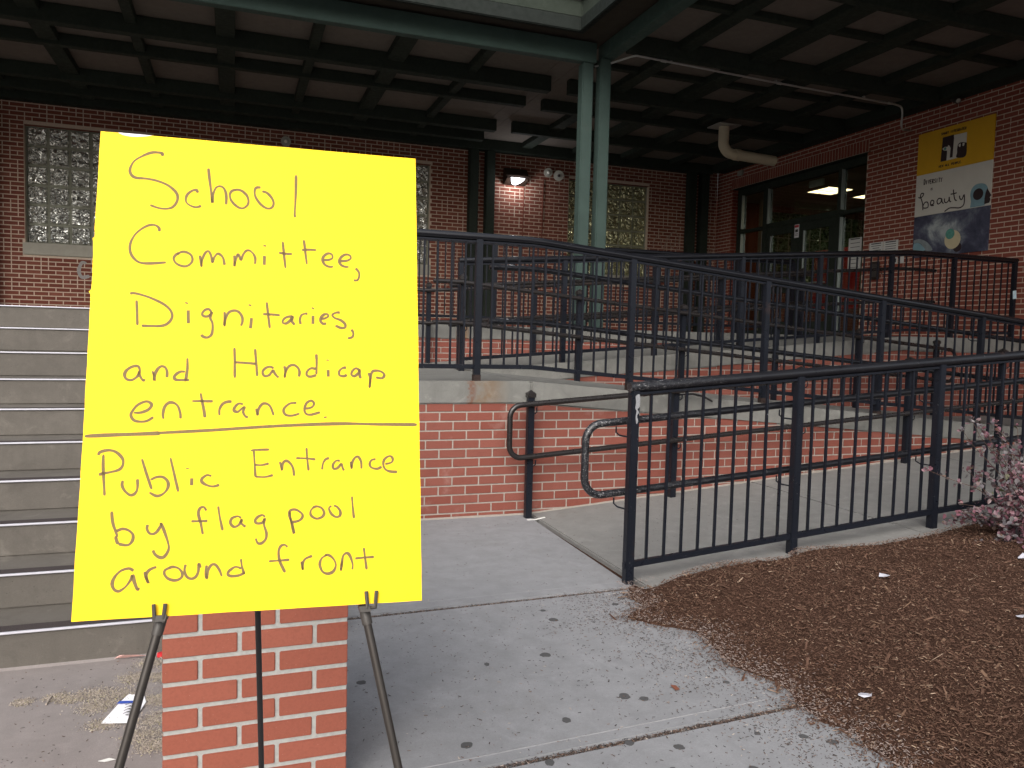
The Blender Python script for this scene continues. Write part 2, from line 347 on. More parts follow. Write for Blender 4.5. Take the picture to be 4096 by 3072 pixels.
INK='''-1624,3472 -1609,3513 -1683,3525 -1775,3513 -1886,3455 -2007,3364 -2060,3275 -2082,3173 -2052,3097 -1982,3058 -1847,3057 -1687,3036 -1524,2979 -1406,2888 -1356,2800 -1364,2694 -1429,2597 -1531,2563 -1645,2573 -1760,2611
-1052,2877 -1070,2921 -1128,2911 -1196,2852 -1228,2770 -1214,2692 -1142,2640 -1061,2625 -992,2656
-899,3318 -883,3172 -853,2960 -822,2722 -817,2856 -778,2979 -720,3019 -660,2997 -622,2925 -607,2819 -609,2707
-468,2978 -527,2946 -554,2877 -523,2772 -437,2685 -353,2659 -282,2710 -259,2792 -286,2885 -360,2960 -432,2981 -487,2968
-71,3051 -144,3037 -166,2962 -140,2856 -53,2741 45,2686 118,2713 141,2796 102,2888 28,2964 -45,2983
497,3319 498,3071 491,2796 483,2618 494,2565
-1607,2174 -1609,2226 -1656,2269 -1735,2276 -1834,2226 -1941,2121 -2003,2003 -2024,1887 -2003,1774 -1933,1677 -1842,1632 -1697,1634 -1485,1661
-1299,1833 -1354,1786 -1374,1721 -1326,1647 -1222,1609 -1143,1636 -1095,1711 -1114,1800 -1185,1847 -1265,1848 -1325,1801
-988,1807 -967,1718 -954,1621 -951,1719 -919,1824 -875,1884 -839,1868 -809,1791 -792,1702 -767,1781 -722,1848 -675,1838 -627,1776 -605,1665
-459,1837 -450,1747 -452,1655 -433,1761 -405,1854 -381,1829 -355,1765 -322,1858 -276,1927 -217,1930 -155,1868 -130,1791 -135,1706
12,1857 12,1699
15,2042 13,2018
298,2121 321,1896 349,1659
240,1923 350,1911 453,1914
637,2169 656,2022 691,1743
607,1992 718,2004 843,2006
956,1838 1044,1843 1107,1881 1094,1945 1031,1955 968,1906 944,1837 982,1759 1057,1723 1120,1731
1233,1832 1347,1846 1410,1890 1392,1944 1321,1953 1250,1900 1220,1826 1258,1760 1322,1737 1377,1740
1492,1719 1545,1654 1550,1573 1520,1510 1461,1507
-1888,1016 -1873,831 -1859,614
-1985,1116 -1942,1133 -1808,1106 -1651,1050 -1492,969 -1399,886 -1362,800 -1375,724 -1435,648 -1523,615 -1655,609 -1798,609
-1129,883 -1119,671
-1152,1013 -1160,990
-782,871 -822,912 -879,898 -918,841 -899,799 -841,793 -790,833 -775,871 -795,769 -763,695 -755,595 -771,494 -831,447 -893,460 -923,490
-584,878 -576,764 -580,651 -564,765 -521,868 -440,904 -370,886 -317,812 -307,723 -329,654
-168,791 -181,618
-194,1016 -203,992
62,1065 85,877 118,627
7,862 126,861 274,853
474,840 390,829 330,783 319,726 379,720 439,774 474,834 463,762 507,698
602,714 589,779 607,857 656,890 709,895
798,864 797,721
802,1000 789,979
926,816 988,824 1042,860 1029,899 975,889 926,835 921,772 964,732 1013,741
1235,932 1173,930 1111,888 1149,837 1248,801 1318,738 1318,680 1249,670 1161,707
1424,649 1454,585 1436,518 1361,495
-1788,-129 -1813,-45 -1889,-40 -1973,-96 -2006,-169 -1977,-240 -1901,-256 -1828,-202 -1794,-129 -1802,-154 -1761,-237 -1732,-261 -1725,-237
-1614,-110 -1585,-187 -1580,-264 -1579,-174 -1539,-77 -1486,-32 -1430,-51 -1401,-123 -1402,-208
-1140,-114 -1206,-113 -1271,-158 -1296,-207 -1268,-243 -1191,-246 -1073,-245
-1114,106 -1108,-57 -1124,-229 -1117,-265
-418,290 -408,78 -401,-199
-103,280 -82,59 -61,-169
-407,53 -234,44 -82,34
189,-35 129,-11 59,-37 20,-101 50,-163 120,-149 177,-73 202,-110 238,-160 269,-185
354,5 372,-82 361,-178 379,-82 425,-1 497,25 564,-16 594,-91 583,-168
857,213 863,52 860,-125
852,-36 774,-25 714,-77 708,-140 763,-165 860,-138
1047,-46 1050,-161
1041,125 1039,107
1337,-2 1275,-16 1226,-69 1231,-133 1300,-150 1350,-123
1556,-50 1499,-13 1444,-52 1424,-117 1469,-147 1528,-102 1561,-37 1556,-115 1573,-184
1706,-87 1728,-190 1718,-332 1736,-190 1761,-73 1837,-46 1926,-70 1963,-122 1925,-174 1824,-163
-1850,-766 -1750,-761 -1654,-721 -1603,-654 -1627,-607 -1692,-590 -1798,-643 -1869,-738 -1887,-809 -1841,-880 -1754,-903 -1658,-891 -1570,-832
-1425,-861 -1435,-785 -1417,-677 -1365,-612 -1299,-605 -1231,-653 -1190,-760 -1180,-856
-900,-452 -879,-566 -847,-711 -826,-837
-1023,-579 -878,-578 -716,-580
-613,-803 -616,-711 -573,-625 -506,-588 -437,-583
-265,-624 -334,-617 -389,-673 -399,-729 -342,-746 -286,-697 -240,-673 -262,-746 -226,-819 -186,-832
-67,-692 -42,-802 -32,-709 23,-622 93,-615 153,-671 202,-802
552,-600 457,-608 376,-670 353,-732 389,-794 484,-807 602,-772
696,-694 792,-669 827,-606 779,-561 707,-607 677,-707 709,-781 793,-789 925,-751
1003,-821 1008,-844
-2239,-1399 -2234,-1578 -2212,-1814 -2193,-2015
-2308,-1411 -2284,-1363 -2177,-1336 -2067,-1366 -1975,-1463 -1964,-1558 -2011,-1629 -2118,-1663 -2225,-1684 -2288,-1702
-1953,-1796 -1961,-1867 -1920,-1951 -1841,-2016 -1776,-1990 -1747,-1908 -1753,-1777
-1704,-1473 -1636,-1683 -1548,-1936
-1569,-1792 -1478,-1751 -1388,-1760 -1323,-1833 -1326,-1929 -1390,-2011 -1477,-2038 -1579,-1983
-1303,-1459 -1245,-1690 -1172,-1981
-987,-1780 -986,-1889
-1054,-1621 -1053,-1638
-704,-1754 -767,-1736 -834,-1783 -844,-1831 -785,-1881 -681,-1913 -585,-1890
-123,-1375 -88,-1355 145,-1350
-88,-1363 -72,-1563 -55,-1779
-67,-1588 35,-1594 142,-1571
-56,-1774 86,-1782 209,-1754
309,-1543 343,-1682 351,-1582 394,-1532 454,-1558 511,-1647 530,-1773
715,-1328 729,-1499 751,-1694
556,-1491 710,-1498 857,-1516
962,-1680 977,-1578 1018,-1515 1073,-1498
1243,-1544 1180,-1543 1131,-1606 1143,-1670 1206,-1658 1263,-1595 1281,-1647 1306,-1703
1411,-1559 1427,-1675 1437,-1572 1482,-1496 1533,-1484 1578,-1562 1583,-1677
1813,-1526 1749,-1538 1716,-1602 1749,-1662 1838,-1682 1910,-1649
1967,-1606 2071,-1582 2090,-1517 2046,-1477 1968,-1515 1936,-1593 1962,-1684 2044,-1729 2165,-1739
-2085,-2251 -2059,-2427 -1997,-2603 -2011,-2637 -1976,-2735
-2006,-2544 -1926,-2513 -1839,-2539 -1777,-2611 -1788,-2703 -1850,-2754 -1970,-2731
-1581,-2462 -1589,-2525 -1543,-2597 -1466,-2588 -1404,-2496 -1399,-2449 -1346,-2569 -1283,-2759 -1280,-2853 -1331,-2943 -1397,-2952 -1464,-2903 -1493,-2843
-762,-2280 -798,-2226 -854,-2241 -874,-2324 -835,-2469 -801,-2637
-972,-2433 -848,-2435 -739,-2436
-592,-2218 -565,-2382 -518,-2588
-253,-2405 -311,-2379 -391,-2412 -406,-2484 -353,-2539 -285,-2512 -240,-2429 -246,-2489 -184,-2545
98,-2404 62,-2371 -7,-2400 -46,-2453 -17,-2497 64,-2488 98,-2428 88,-2525 126,-2648 116,-2744 58,-2802 0,-2800 -31,-2726
472,-2330 491,-2490 541,-2676 516,-2540 466,-2391 477,-2318 561,-2303 658,-2373 659,-2435 599,-2482 503,-2496
839,-2272 791,-2327 797,-2402 877,-2454 963,-2432 999,-2371 962,-2295 888,-2263 827,-2279
1109,-2262 1072,-2299 1110,-2387 1184,-2439 1245,-2416 1245,-2341 1195,-2277 1146,-2258
1432,-2120 1444,-2272 1464,-2469
-1747,-3131 -1813,-3094 -1919,-3123 -2000,-3210 -2027,-3310 -1991,-3391 -1927,-3413 -1844,-3354 -1784,-3266 -1755,-3199 -1729,-3292 -1682,-3404 -1668,-3375
-1591,-3150 -1577,-3231 -1534,-3321 -1571,-3209 -1531,-3130 -1435,-3089
-1248,-3110 -1313,-3141 -1322,-3199 -1264,-3271 -1164,-3299 -1088,-3268 -1073,-3200 -1126,-3127 -1204,-3100 -1259,-3114
-1028,-3074 -1043,-3155 -1011,-3249 -943,-3288 -877,-3256 -847,-3176 -843,-3071 -814,-3131
-730,-3100 -745,-3193 -726,-3294 -712,-3183 -669,-3103 -613,-3094 -554,-3167 -510,-3275
-242,-3028 -224,-3136 -191,-3256
-234,-3171 -315,-3143 -394,-3187 -427,-3244 -381,-3277 -278,-3275 -175,-3238
444,-2879 401,-2841 342,-2862 312,-2946 333,-3091 414,-3263
169,-3083 321,-3078 475,-3074
654,-3106 680,-3240 674,-3155 714,-3072 821,-3029
1039,-3026 967,-3072 936,-3168 980,-3279 1065,-3315 1150,-3276 1182,-3180 1137,-3080 1064,-3027 1015,-3030
1284,-3136 1260,-3281 1272,-3184 1296,-3050 1358,-3011 1407,-3067 1444,-3192 1437,-3270
1619,-2941 1636,-3078 1663,-3281
1482,-3100 1631,-3092 1781,-3089'''
RULE='-2508,-1123 -2210,-1108 -1549,-1085 -1412,-1074 -708,-1037 275,-974 1229,-939 1845,-950 2498,-957'
ART={'beauty': ['9026,3541 8983,3528 8944,3555 8937,3582 8971,3590 8990,3556 8964,3491 8943,3433 8932,3343 8933,3405 8903,3448 8862,3448 8843,3412 8849,3372 8897,3366 8923,3376', '8810,3400 8754,3405 8749,3444 8782,3463 8804,3433 8793,3391 8744,3384', '8615,3457 8663,3471 8692,3436 8673,3393 8627,3413 8615,3457 8603,3409 8578,3386', '8568,3456 8564,3410 8532,3392 8496,3419 8491,3464 8479,3404 8455,3393', '8429,3558 8416,3485 8396,3417 8364,3393', '8470,3500 8425,3499 8372,3504', '8324,3457 8314,3417 8283,3399 8250,3458 8241,3367 8255,3312 8312,3288 8403,3301 8480,3306 8555,3270'], 'head': '8149,3264 8137,3339 8154,3443 8137,3516 8083,3564 7998,3571 7927,3544 7888,3487 7892,3438 7926,3369 7925,3276 7928,3264', 'face': '7898,3489 7919,3430 7930,3358 7929,3280 7854,3290 7840,3331 7852,3364 7830,3385 7861,3433', 'disc': '8031,3430 7953,3417', 'cream': '8395,2857 8264,2843', 'earth': '8439,2941 8366,2932', 'moon': '8312,2745 8244,2738', 'arc': '9063,2915 8966,2925 8847,2878 8760,2802 8732,2739 8855,2750 8910,2830 8979,2872 9060,2873', 'teal': '9060,2866 8979,2868 8909,2824 8858,2749 9056,2768', 'cloud': '8475,3233 8402,3171 8405,3106 8325,3044 8351,2983 8475,3010 8545,2900 8658,2939 8755,2963 8696,3037 8672,3140 8546,3151', 'white': '8655,4327 8265,4315 8263,3992 8671,3989', 'dark1': '8655,4327 8474,4329 8467,4280 8472,4130 8475,4016 8520,4017 8514,4150 8531,4183 8557,4204 8567,4181 8615,4189 8653,4169 8624,4137 8572,4127 8570,4091 8574,3988 8671,3989', 'dark2': '8255,4170 8263,3992 8407,3997 8403,4066 8406,4116 8396,4174 8368,4193 8322,4192', 'eye1': '8387,4167 8353,4179 8356,4135 8376,4142', 'eye2': '8321,4177 8292,4176 8296,4142 8318,4137', 'iris': '8604,4161 8584,4157', 'DIV': '8941,3711 8616,3701 8945,3770', 'IS': '8813,3610 8781,3610 8815,3643', 'T1': '8685,4367 8271,4361 8690,4399', 'T2': '8696,3912 8302,3909 8698,3941'}

# ------------------------------------------------------------------ levels
D, TR, RI, NST = 3.43, .2926, .1458, 10      # stairs: first riser, tread, rise
Z3 = 1.458; Z2 = 1.007; XA = 2.08; XE = 9.56; YB = 14.24; Y1, Y2, Y3 = 5.45, 7.14, 8.9
def zr1(x): return max(0.0, min((x-2.07)/12, .503))
def zr2(x): return Z2 if x < 2.1 else max(Z2 - (x-2.1)/12, .503)
def zr3(x): return Z2 if x < 2.1 else min(Z2 + (x-2.1)/12, Z3)

# ================================================================== SETTING
struct('ground', MB().box(-400, 400, -400, 400, -.30, -.20), M['ground'])
pav = bpy.data.objects.new('pavement', None); COL.objects.link(pav); pav['kind'] = 'structure'
def slab(poly, mat, zt=0.0, name='slab', bevel=.006):
    return build(name, MB().prism(poly, lambda u, v, d: (u, v, d), -.22, zt), mat, pav, bevel=bevel)
J = .015
slab([(.085+J, 3.625+J), (2.07-J, 3.685+J), (2.105-J, 5.46), (.085+J, 5.46)], M['pave'])
slab([(.085+J, 2.19+J), (2.16, 2.31+J), (2.16, 3.69-J), (.085+J, 3.625-J)], M['pave'], -.003)
slab([(.085+J, -6), (2.16, -6), (2.16, 2.31-J), (.085+J, 2.19-J)], M['pave'], -.001)
slab([(-9, -6), (.085-J, -6), (.085-J, 3.435), (-9, 3.435)], M['pave_brown'])
for a, b, c_ in (((.12, 3.735), (2.0, 3.785), .0024), ((.12, 2.265), (1.97, 2.375), .0016)):
    d_ = Vector((b[0]-a[0], b[1]-a[1], 0)); n_ = Vector((-d_.y, d_.x, 0)).normalized()*.0022
    build('tooled_edge', MB().obox(((a[0]+b[0])/2, (a[1]+b[1])/2, -.002), d_/2, n_, (0, 0, c_)), plain('tooled_concrete', (.25, .25, .26), .9, 0, .3, 60), pav, bevel=.001)
build('joint_bed', MB().box(-9, 2.2, -6, 5.46, -.215, -.028), M['mulch'], pav)
# ramp, first run beside the mulch bed, and the turning landing at its top
ramp = bpy.data.objects.new('ramp', None); COL.objects.link(ramp); ramp['kind'] = 'structure'
def wedge(xs, zf, y0, y1, th, mat, name, bevel=.008):
    top = [(x, zf(x)) for x in xs]; bot = [(x, (zf(x)-th) if th else -.2) for x in reversed(xs)]
    return build(name, MB().prism(top+bot, lambda u, v, d: (u, d, v), y0, y1), mat, ramp, bevel=bevel)
wedge([2.12, 4.1], zr1, 3.6, Y1+.02, 0, M['ramp'], 'ramp_slab'); wedge([4.112, 6.1], zr1, 3.6, Y1+.02, 0, M['ramp'], 'ramp_slab'); wedge([6.112, 8.106], zr1, 3.6, Y1+.02, 0, M['ramp'], 'ramp_slab')
build('landing_slab', MB().box(8.118, XE, 3.6, Y2, -.2, .503), M['ramp'], ramp, bevel=.008)
# second run and its landing: a concrete deck with a proud edge
wedge([2.1, 4.6, 6.84], zr2, Y1-.012, Y2+.02, .168, M['coping'], 'ramp_deck', .012)
wedge([6.84, 8.1], zr2, Y1+.10, Y2+.02, .3, M['coping'], 'ramp_deck', .012)
build('landing_deck', MB().box(.40, 2.098, Y1-.012, Y3+.02, Z2-.168, Z2), M['coping'], ramp, bevel=.012)
# third run and the entrance landing
wedge([2.1, 4.8, 7.512], zr3, Y2-.012, Y3+.02, .168, M['coping'], 'ramp_deck', .012)
build('entrance_landing', MB().box(7.514, XE-.002, Y2-.012, YB-.01, Z3-.178, Z3), M['coping'], ramp, bevel=.012)
ter = bpy.data.objects.new('terrace', None); COL.objects.link(ter); ter['kind'] = 'structure'
build('terrace_slab', MB().box(.40, 7.512, Y3-.012, YB-.01, Z3-.168, Z3), M['coping'], ter, bevel=.012)
build('terrace_slab', MB().box(-9, .398, D+9*TR+.3, YB-.01, Z3-.168, Z3), M['step'], ter, bevel=.006)
build('foundation', MB().box(-9, .39, D+10*TR+.05, YB-.05, -.2, Z3-.17), M['step'], ter)

# ================================================================== STAIRS
st = thing('staircase', (-4.3, D, 0), 'wide flight of ten grey concrete steps with bright metal edges behind the sign', 'stairs')
for k in range(NST):
    y = D + k*TR; yb = D + 10*TR + .04 if k < NST-1 else y + .2999
    s_ = build('step', MB().box(-9, .395, y, yb, (k*RI if k else -.2), (k+1)*RI), M['step'], st, bevel=.007)
    build('nosing', MB().box(-9, .395, y-.010, y+.004, (k+1)*RI-.003, (k+1)*RI+.005), M['nosing'], s_, bevel=.002)
    build('grit_strip', MB().box(-9, .395, y+.0045, y+.075, (k+1)*RI-.003, (k+1)*RI+.004), M['grit'], s_)
build('mortar_fillet', MB().prism([(D-.016, -.004), (D+.01, -.004), (D+.01, .016)], lambda u, v, d: (d, u, v), -9, .395), M['pave_brown'], st)

# ================================================================== BRICK WALLS
PX, PZ = .2032, .0677
def hidden(q):
    if not q: return True
    x, y, z = q
    return not (-10 < x < 1034 and -10 < y < 778) or (z > 1.5 and 100 < x < 415 and 150 < y < 600)
def brick_wall(name, label, axis, plane, a0, a1, z0, z1, bm, mm, holes=(), inside=None, zoff=0, aoff=0, back=.12, sign=-1, loc=None, back_holes=None, headers=0.0, joint=.011, skipz=None, bev=0, extra=None, outline=None):
    """axis 'x': wall in the XZ plane facing -Y at y=plane; axis 'y': wall in the YZ plane facing -X at x=plane"""
    base = loc or ((a0+a1)/2, plane, z0) if axis == 'x' else ((plane, (a0+a1)/2, z0))
    T = thing(name, base, label, 'wall'); B = Vector(base)
    P3 = (lambda a, d, z: (a, plane+d, z)) if axis == 'x' else (lambda a, d, z: (plane+d, a, z))
    # mortar backing cut round the holes
    mb = MB(); edges = sorted({a0, a1, *[h[0] for h in holes], *[h[1] for h in holes]})
    for p_, q_ in zip(edges, edges[1:]):
        c_ = (p_+q_)/2; hs_ = sorted([(h[2], h[3]) for h in holes if h[0] < c_ < h[1]]); z = z0
        for h0, h1 in hs_ + [(z1, z1)]:
            if h0 > z:
                if axis == 'x': mb.box(p_, q_, plane+.005, plane+back, z, h0)
                else: mb.box(plane+.005, plane+back, p_, q_, z, h0)
            z = max(z, h1)
    if outline: mb = MB().prism(outline, lambda u, v, d: (u, plane+d, v), .005, back)
    build('mortar', mb, mm, T)
    cells = []
    k0 = int((z0-zoff)//PZ)
    for k in range(k0, int((z1-zoff)/PZ)+2):
        zc = zoff + k*PZ; za, zb = max(zc, z0), min(zc+PZ, z1)
        if zb-za < .02: continue
        rnd = random.Random(k*13+int(plane*10)); a = a0 - ((a0-aoff) % PX) - PX + (PX/2 if k % 2 else 0)
        while a < a1:
            segs = [(a, a+PX)]
            if rnd.random() < headers: segs = [(a, a+PX*.5), (a+PX*.5, a+PX)]
            for s0, s1 in segs:
                s0, s1 = max(s0, a0), min(s1, a1)
                for h in holes:
                    if za+.012 < h[3] and zb-.012 > h[2]:
                        if s0 >= h[0]-.001 and s1 <= h[1]+.001: s1 = s0
                        elif s0 < h[0] < s1: s1 = h[0]
                        elif s0 < h[1] < s1: s0 = h[1]
                if s1-s0 < .035: continue
                if inside and not inside((s0+s1)/2, (za+zb)/2): continue
                cells.append((s0, s1, za, zb))
            a += PX
    for e in (extra or []): cells.append(e)
    vis = []
    for i, (s0, s1, za, zb) in enumerate(cells):
        q = project(P3((s0+s1)/2, 0, (za+zb)/2))
        if not hidden(q): vis.append(((s1-s0)*(zb-za)/q[2]**2, i))
    vis.sort(reverse=True); pick = {i for _, i in vis[:300]}
    cache = {}; rest = MB()
    for i, (s0, s1, za, zb) in enumerate(cells):
        l, h = s1-s0-joint, zb-za-joint; dj = random.uniform(-.0015, .0015)
        if i in pick:
            key = (round(l, 3), round(h, 3))
            if key not in cache:
                mb = MB(); mb.box(-l/2, l/2, 0, .022, -h/2, h/2) if axis == 'x' else mb.box(0, .022, -l/2, l/2, -h/2, h/2)
                cache[key] = mb.mesh(name='brick', bevel=bev)
            p_ = Vector(P3((s0+s1)/2, dj, (za+zb)/2)) - B
            link('brick', cache[key], bm, T, p_)
        else:
            a_, b_ = s0+joint/2, s1-joint/2
            if axis == 'x': rest.box(a_, b_, plane+dj, plane+.022, za+joint/2, zb-joint/2)
            else: rest.box(plane+dj, plane+.022, a_, b_, za+joint/2, zb-joint/2)
    if rest.v:
        o = build('brick', rest, bm, T, fix=False); o['kind'] = 'stuff'
    return T

WB, WT = 2.62, 4.449      # glass block window rows
wins = [(-3.09, -1.26), (1.57, 3.395), (6.17, 7.94)]
holes = [(a, b, WB, WT) for a, b in wins] + [(a-.03, b+.03, WB-.19, WB) for a, b in wins]
back = brick_wall('brick_wall', 'dark red brick back wall with glass block windows under the canopy', 'x', YB, -9, XE, Z3, 5.02, M['brick_old'], M['mortar_tan'], holes, zoff=.03, aoff=.07, back=.25, headers=.16, joint=.0155)
rampw = brick_wall('brick_wall', 'red brick wall under the concrete ramp edge facing the grey pavement', 'x', Y1, .41, 7.2, 0, .86, M['brick_ramp'], M['mortar'],
    inside=lambda a, z: z < zr2(a)-.135 and z > zr1(a)-.03, zoff=.7853-11*PZ-.004, aoff=1.401, bev=.0015, outline=[(.41, -.1), (7.2, -.1), (7.2, .48), (2.1, .90), (.41, .90)])
build('mortar_fillet', MB().prism([(.45, .0), (2.06, .0), (2.09, .002), (6.8, zr1(6.8)), (6.8, zr1(6.8)+.012), (2.09, .012), (.45, .012)], lambda u, v, d: (u, Y1+d, v), -.012, .006), M['mortar'], rampw)
run3w = brick_wall('brick_wall', 'red brick wall below the upper ramp edge seen through the railings', 'x', Y2, 2.1, XE, .45, 1.30, M['brick_ramp'], M['mortar'],
    inside=lambda a, z: z < zr3(a)-.135 and z > zr2(a)-.04, zoff=.02, aoff=.1, outline=[(2.1, .3), (XE, .3), (XE, 1.34), (7.51, 1.34), (2.1, .9)])
terw = brick_wall('brick_wall', 'short red brick wall below the terrace edge at the back of the ramp', 'x', Y3, .41, 7.5, .9, 1.31, M['brick_ramp'], M['mortar'],
    inside=lambda a, z: z > zr3(a)-.04, zoff=.04, aoff=.05)
DY0, DY1, DZ = 10.10, 13.70, 4.43
# soldier course over the doorway
sold = []; y = DY0-.02
while y < DY1+.02: sold.append((y, y+.0677, DZ+.004, DZ+.2071)); y += .0677
ent = brick_wall('brick_wall', 'red brick entrance wall with the doors and painted panels on the right', 'y', XE, 3.6, YB, .45, 5.02, M['brick_entry'], M['mortar_tan'],
    [(DY0, DY1, Z3-.02, DZ), (DY0-.02, DY1+.03, DZ, DZ+.2071)], zoff=.03, aoff=.02, back=.28, headers=.03, extra=sold, joint=.0145)
build('mortar', MB().box(XE+.005, XE+.2, DY0-.02, DY1+.03, DZ+.002, DZ+.207), M['mortar_tan'], ent)
# far door reveal, its bricks face the camera
rev = MB()
for k in range(44):
    z = Z3 + .006 + k*PZ
    for a, b in ([(.004, .10), (.11, .205)] if k % 2 else [(.004, .145), (.155, .205)]): rev.box(XE+a, XE+b, DY1-.004, DY1+.02, z, z+PZ-.011)
build('reveal_bricks', rev, M['brick_entry'], ent)
build('mortar', MB().box(XE+.006, XE+.27, DY1, DY1+.05, Z3, DZ), M['mortar_tan'], ent)
build('lintel', MB().box(XE-.004, XE+.26, DY0-.06, DY1+.09, DZ-.008, DZ+.003), M['green_dark'], ent)
# painted letter on the back wall
cg = spline([(-2.239, 2.333), (-2.296, 2.348), (-2.337, 2.265), (-2.342, 2.176), (-2.298, 2.11), (-2.195, 2.133)])
build('painted_letter', MB().ribbon(cg, lambda u, v, d: (u, YB-.003-d, v), .028, 0, .0015), plain('grey_spray_paint', (.33, .31, .3), .8, 0, .3, 60), back)
# faint chalk scrawl beside the third window
sc = MB()
for l in ([(8.05, 3.25), (8.2, 3.5), (8.3, 3.2), (8.42, 3.48), (8.52, 3.22), (8.6, 3.4)], [(8.3, 3.1), (8.5, 3.55), (8.68, 3.45), (8.6, 3.15), (8.45, 3.12)], [(9.3, 2.9), (9.42, 3.3), (9.36, 3.12), (9.46, 3.25)]):
    sc.ribbon(spline(l), lambda u, v, d: (u, YB-.003-d, v), .007, 0, .001)
build('chalk_scrawl', sc, plain('pale_chalk', (.30, .22, .18), .9), back)

# windows of glass blocks
for wi, (a, b) in enumerate(wins):
    W_ = build('window', MB().box(a, b, YB+.13, YB+.2, WB, WT), M['block_joint'], back)
    n = 6; pw = (b-a)/n; ph = (WT-WB)/6; mat = M['block_olive'] if wi == 2 else M['block']
    g = MB(); hw, hh = pw/2-.012, ph/2-.012
    g.v = [(-hw, .04, -hh), (hw, .04, -hh), (hw, .04, hh), (-hw, .04, hh), (-hw+.018, 0, -hh+.018), (hw-.018, 0, -hh+.018), (hw-.018, 0, hh-.018), (-hw+.018, 0, hh-.018)]
    g.f = [(4, 5, 6, 7), (0, 1, 5, 4), (1, 2, 6, 5), (2, 3, 7, 6), (3, 0, 4, 7)]
    gm = g.mesh(name='glass_block', smooth=True, angle=60)
    for i in range(n):
        for j in range(6):
            x, z = a+(i+.5)*pw, WB+(j+.5)*ph
            link('glass_block', gm, mat, W_, Vector((x, YB+.094, z)) - root(W_))
    build('frame', MB().box(a, a+.018, YB+.085, YB+.131, WB, WT).box(b-.018, b, YB+.085, YB+.131, WB, WT).box(a+.018, b-.018, YB+.085, YB+.131, WT-.018, WT), M['block_joint'], W_)
    build('lintel', MB().box(a, b, YB+.003, YB+.13, WT-.010, WT-.001), M['brick_old'], W_)
    build('sill', MB().box(a-.03, b+.03, YB-.025, YB+.14, WB-.19, WB-.003), M['sill'], W_, bevel=.006)
    rv = MB()
    for k in range(int((WT-WB)/PZ)): 
        for sx_, s0 in ((b, 0), (a-.02, 0)): rv.box(sx_+.001, sx_+.019, YB+.012+(0 if k % 2 else .0), YB+.12, WB+k*PZ+.006, WB+(k+1)*PZ-.005)
    build('reveal_bricks', rv, M['brick_old'], W_)

# ================================================================== PIER behind the easel
YP = 2.2564; PA, PB = -.186, .323
pier = thing('brick_pier', (.07, YP+.25, 0), 'red brick pier with pale mortar standing right behind the yellow sign', 'pier')
build('mortar', MB().box(PA+.008, PB-.008, YP+.004, YP+.49, -.01, 1.06), M['mortar_grey'], pier)
zo = .5047 - 40*PZ; bc = {}
for k in range(33, 49):
    z0 = zo + k*PZ; z1_ = z0 + PZ
    if z1_ < .02: continue
    z0 = max(z0, 0); odd = k % 2 == 0
    cuts = [PA, PA+.102, PA+.306, PB] if odd else [PA, PA+.2045, PA+.409, PB]
    for face in ('front', 'back'):
        for a, b in zip(cuts, cuts[1:]):
            if face == 'back' and a == PA: continue
            l, h = b-a-.012, z1_-z0-.013
            key = (round(l, 3), round(h, 3))
            if key not in bc: bc[key] = MB().box(-l/2, l/2, 0, .09, -h/2, h/2).mesh(name='brick', bevel=.0022)
            yy = YP + random.uniform(-.001, .001) if face == 'front' else YP+.405
            o = link('brick', bc[key], M['brick_pier'], pier, Vector(((a+b)/2, yy, (z0+z1_)/2)) - root(pier)); o.rotation_euler = (0, random.uniform(-.004, .004), 0)
    for sx_ in (PA, PB-.09):
        for a, b in ((YP+.105, YP+.245), (YP+.255, YP+.395)):
            key = ('s', round(z1_-z0, 3))
            if key not in bc: bc[key] = MB().box(0, .09, -.065, .065, -(z1_-z0)/2+.0065, (z1_-z0)/2-.0065).mesh(name='brick', bevel=.0022)
            link('brick', bc[key], M['brick_pier'], pier, Vector((sx_, (a+b)/2, (z0+z1_)/2)) - root(pier))
build('cap', MB().prism([(PA-.03, 1.06), (PB+.03, 1.06), (PB+.03, 1.11), ((PA+PB)/2, 1.15), (PA-.03, 1.11)], lambda u, v, d: (u, d, v), YP-.03, YP+.53), M['sill'], pier, bevel=.006)

# ================================================================== CANOPY
can = thing('canopy', (4.2, 9.05, Z3), 'dark green steel canopy with beams over the terrace and entrance', 'canopy')
ZD = 4.97
def beam(x0, x1, y0, y1, z0, z1, mat='green_dark', name='beam', bevel=.006): return build(name, MB().box(x0, x1, y0, y1, z0, z1), M[mat], can, bevel=bevel)
def tubecol(x, y, w_, z0, z1, mat='green_column'):
    c_ = build('column', MB().box(x-w_/2, x+w_/2, y-w_/2, y+w_/2, z0, z1), M[mat], can, bevel=.012)
    build('base_plate', MB().box(x-w_*.8, x+w_*.8, y-w_*.8, y+w_*.8, z0, z0+.015), M[mat], c_)
tubecol(4.075, 8.985, .145, Z3, 4.704); tubecol(4.315, 8.985, .145, Z3, 4.784)
tubecol(-6.0, 8.985, .15, Z3, 4.70)
tubecol(4.345, -.6, .15, -.2, 4.78)
for x in (4.18, 4.50, 8.86, 9.16): tubecol(x, 14.13, .17, Z3, 4.78, 'green_dark')
for x in (-3.55, -3.87): tubecol(x, 14.13, .17, Z3, 4.78, 'green_dark')
beam(-9, 4.175, 8.90, 9.02, 4.705, 4.945, 'green'); beam(4.265, 4.425, -.8, 9.05, 4.785, 4.96, 'green')
xs = [.93+1.035*k for k in range(-9, 4)]
for i, x in enumerate(xs):
    w_ = .22 if i % 2 == 0 else .12
    if x < 4.0: beam(x-w_/2, x+w_/2, 9.022, 14.0, 4.86, ZD-.002)
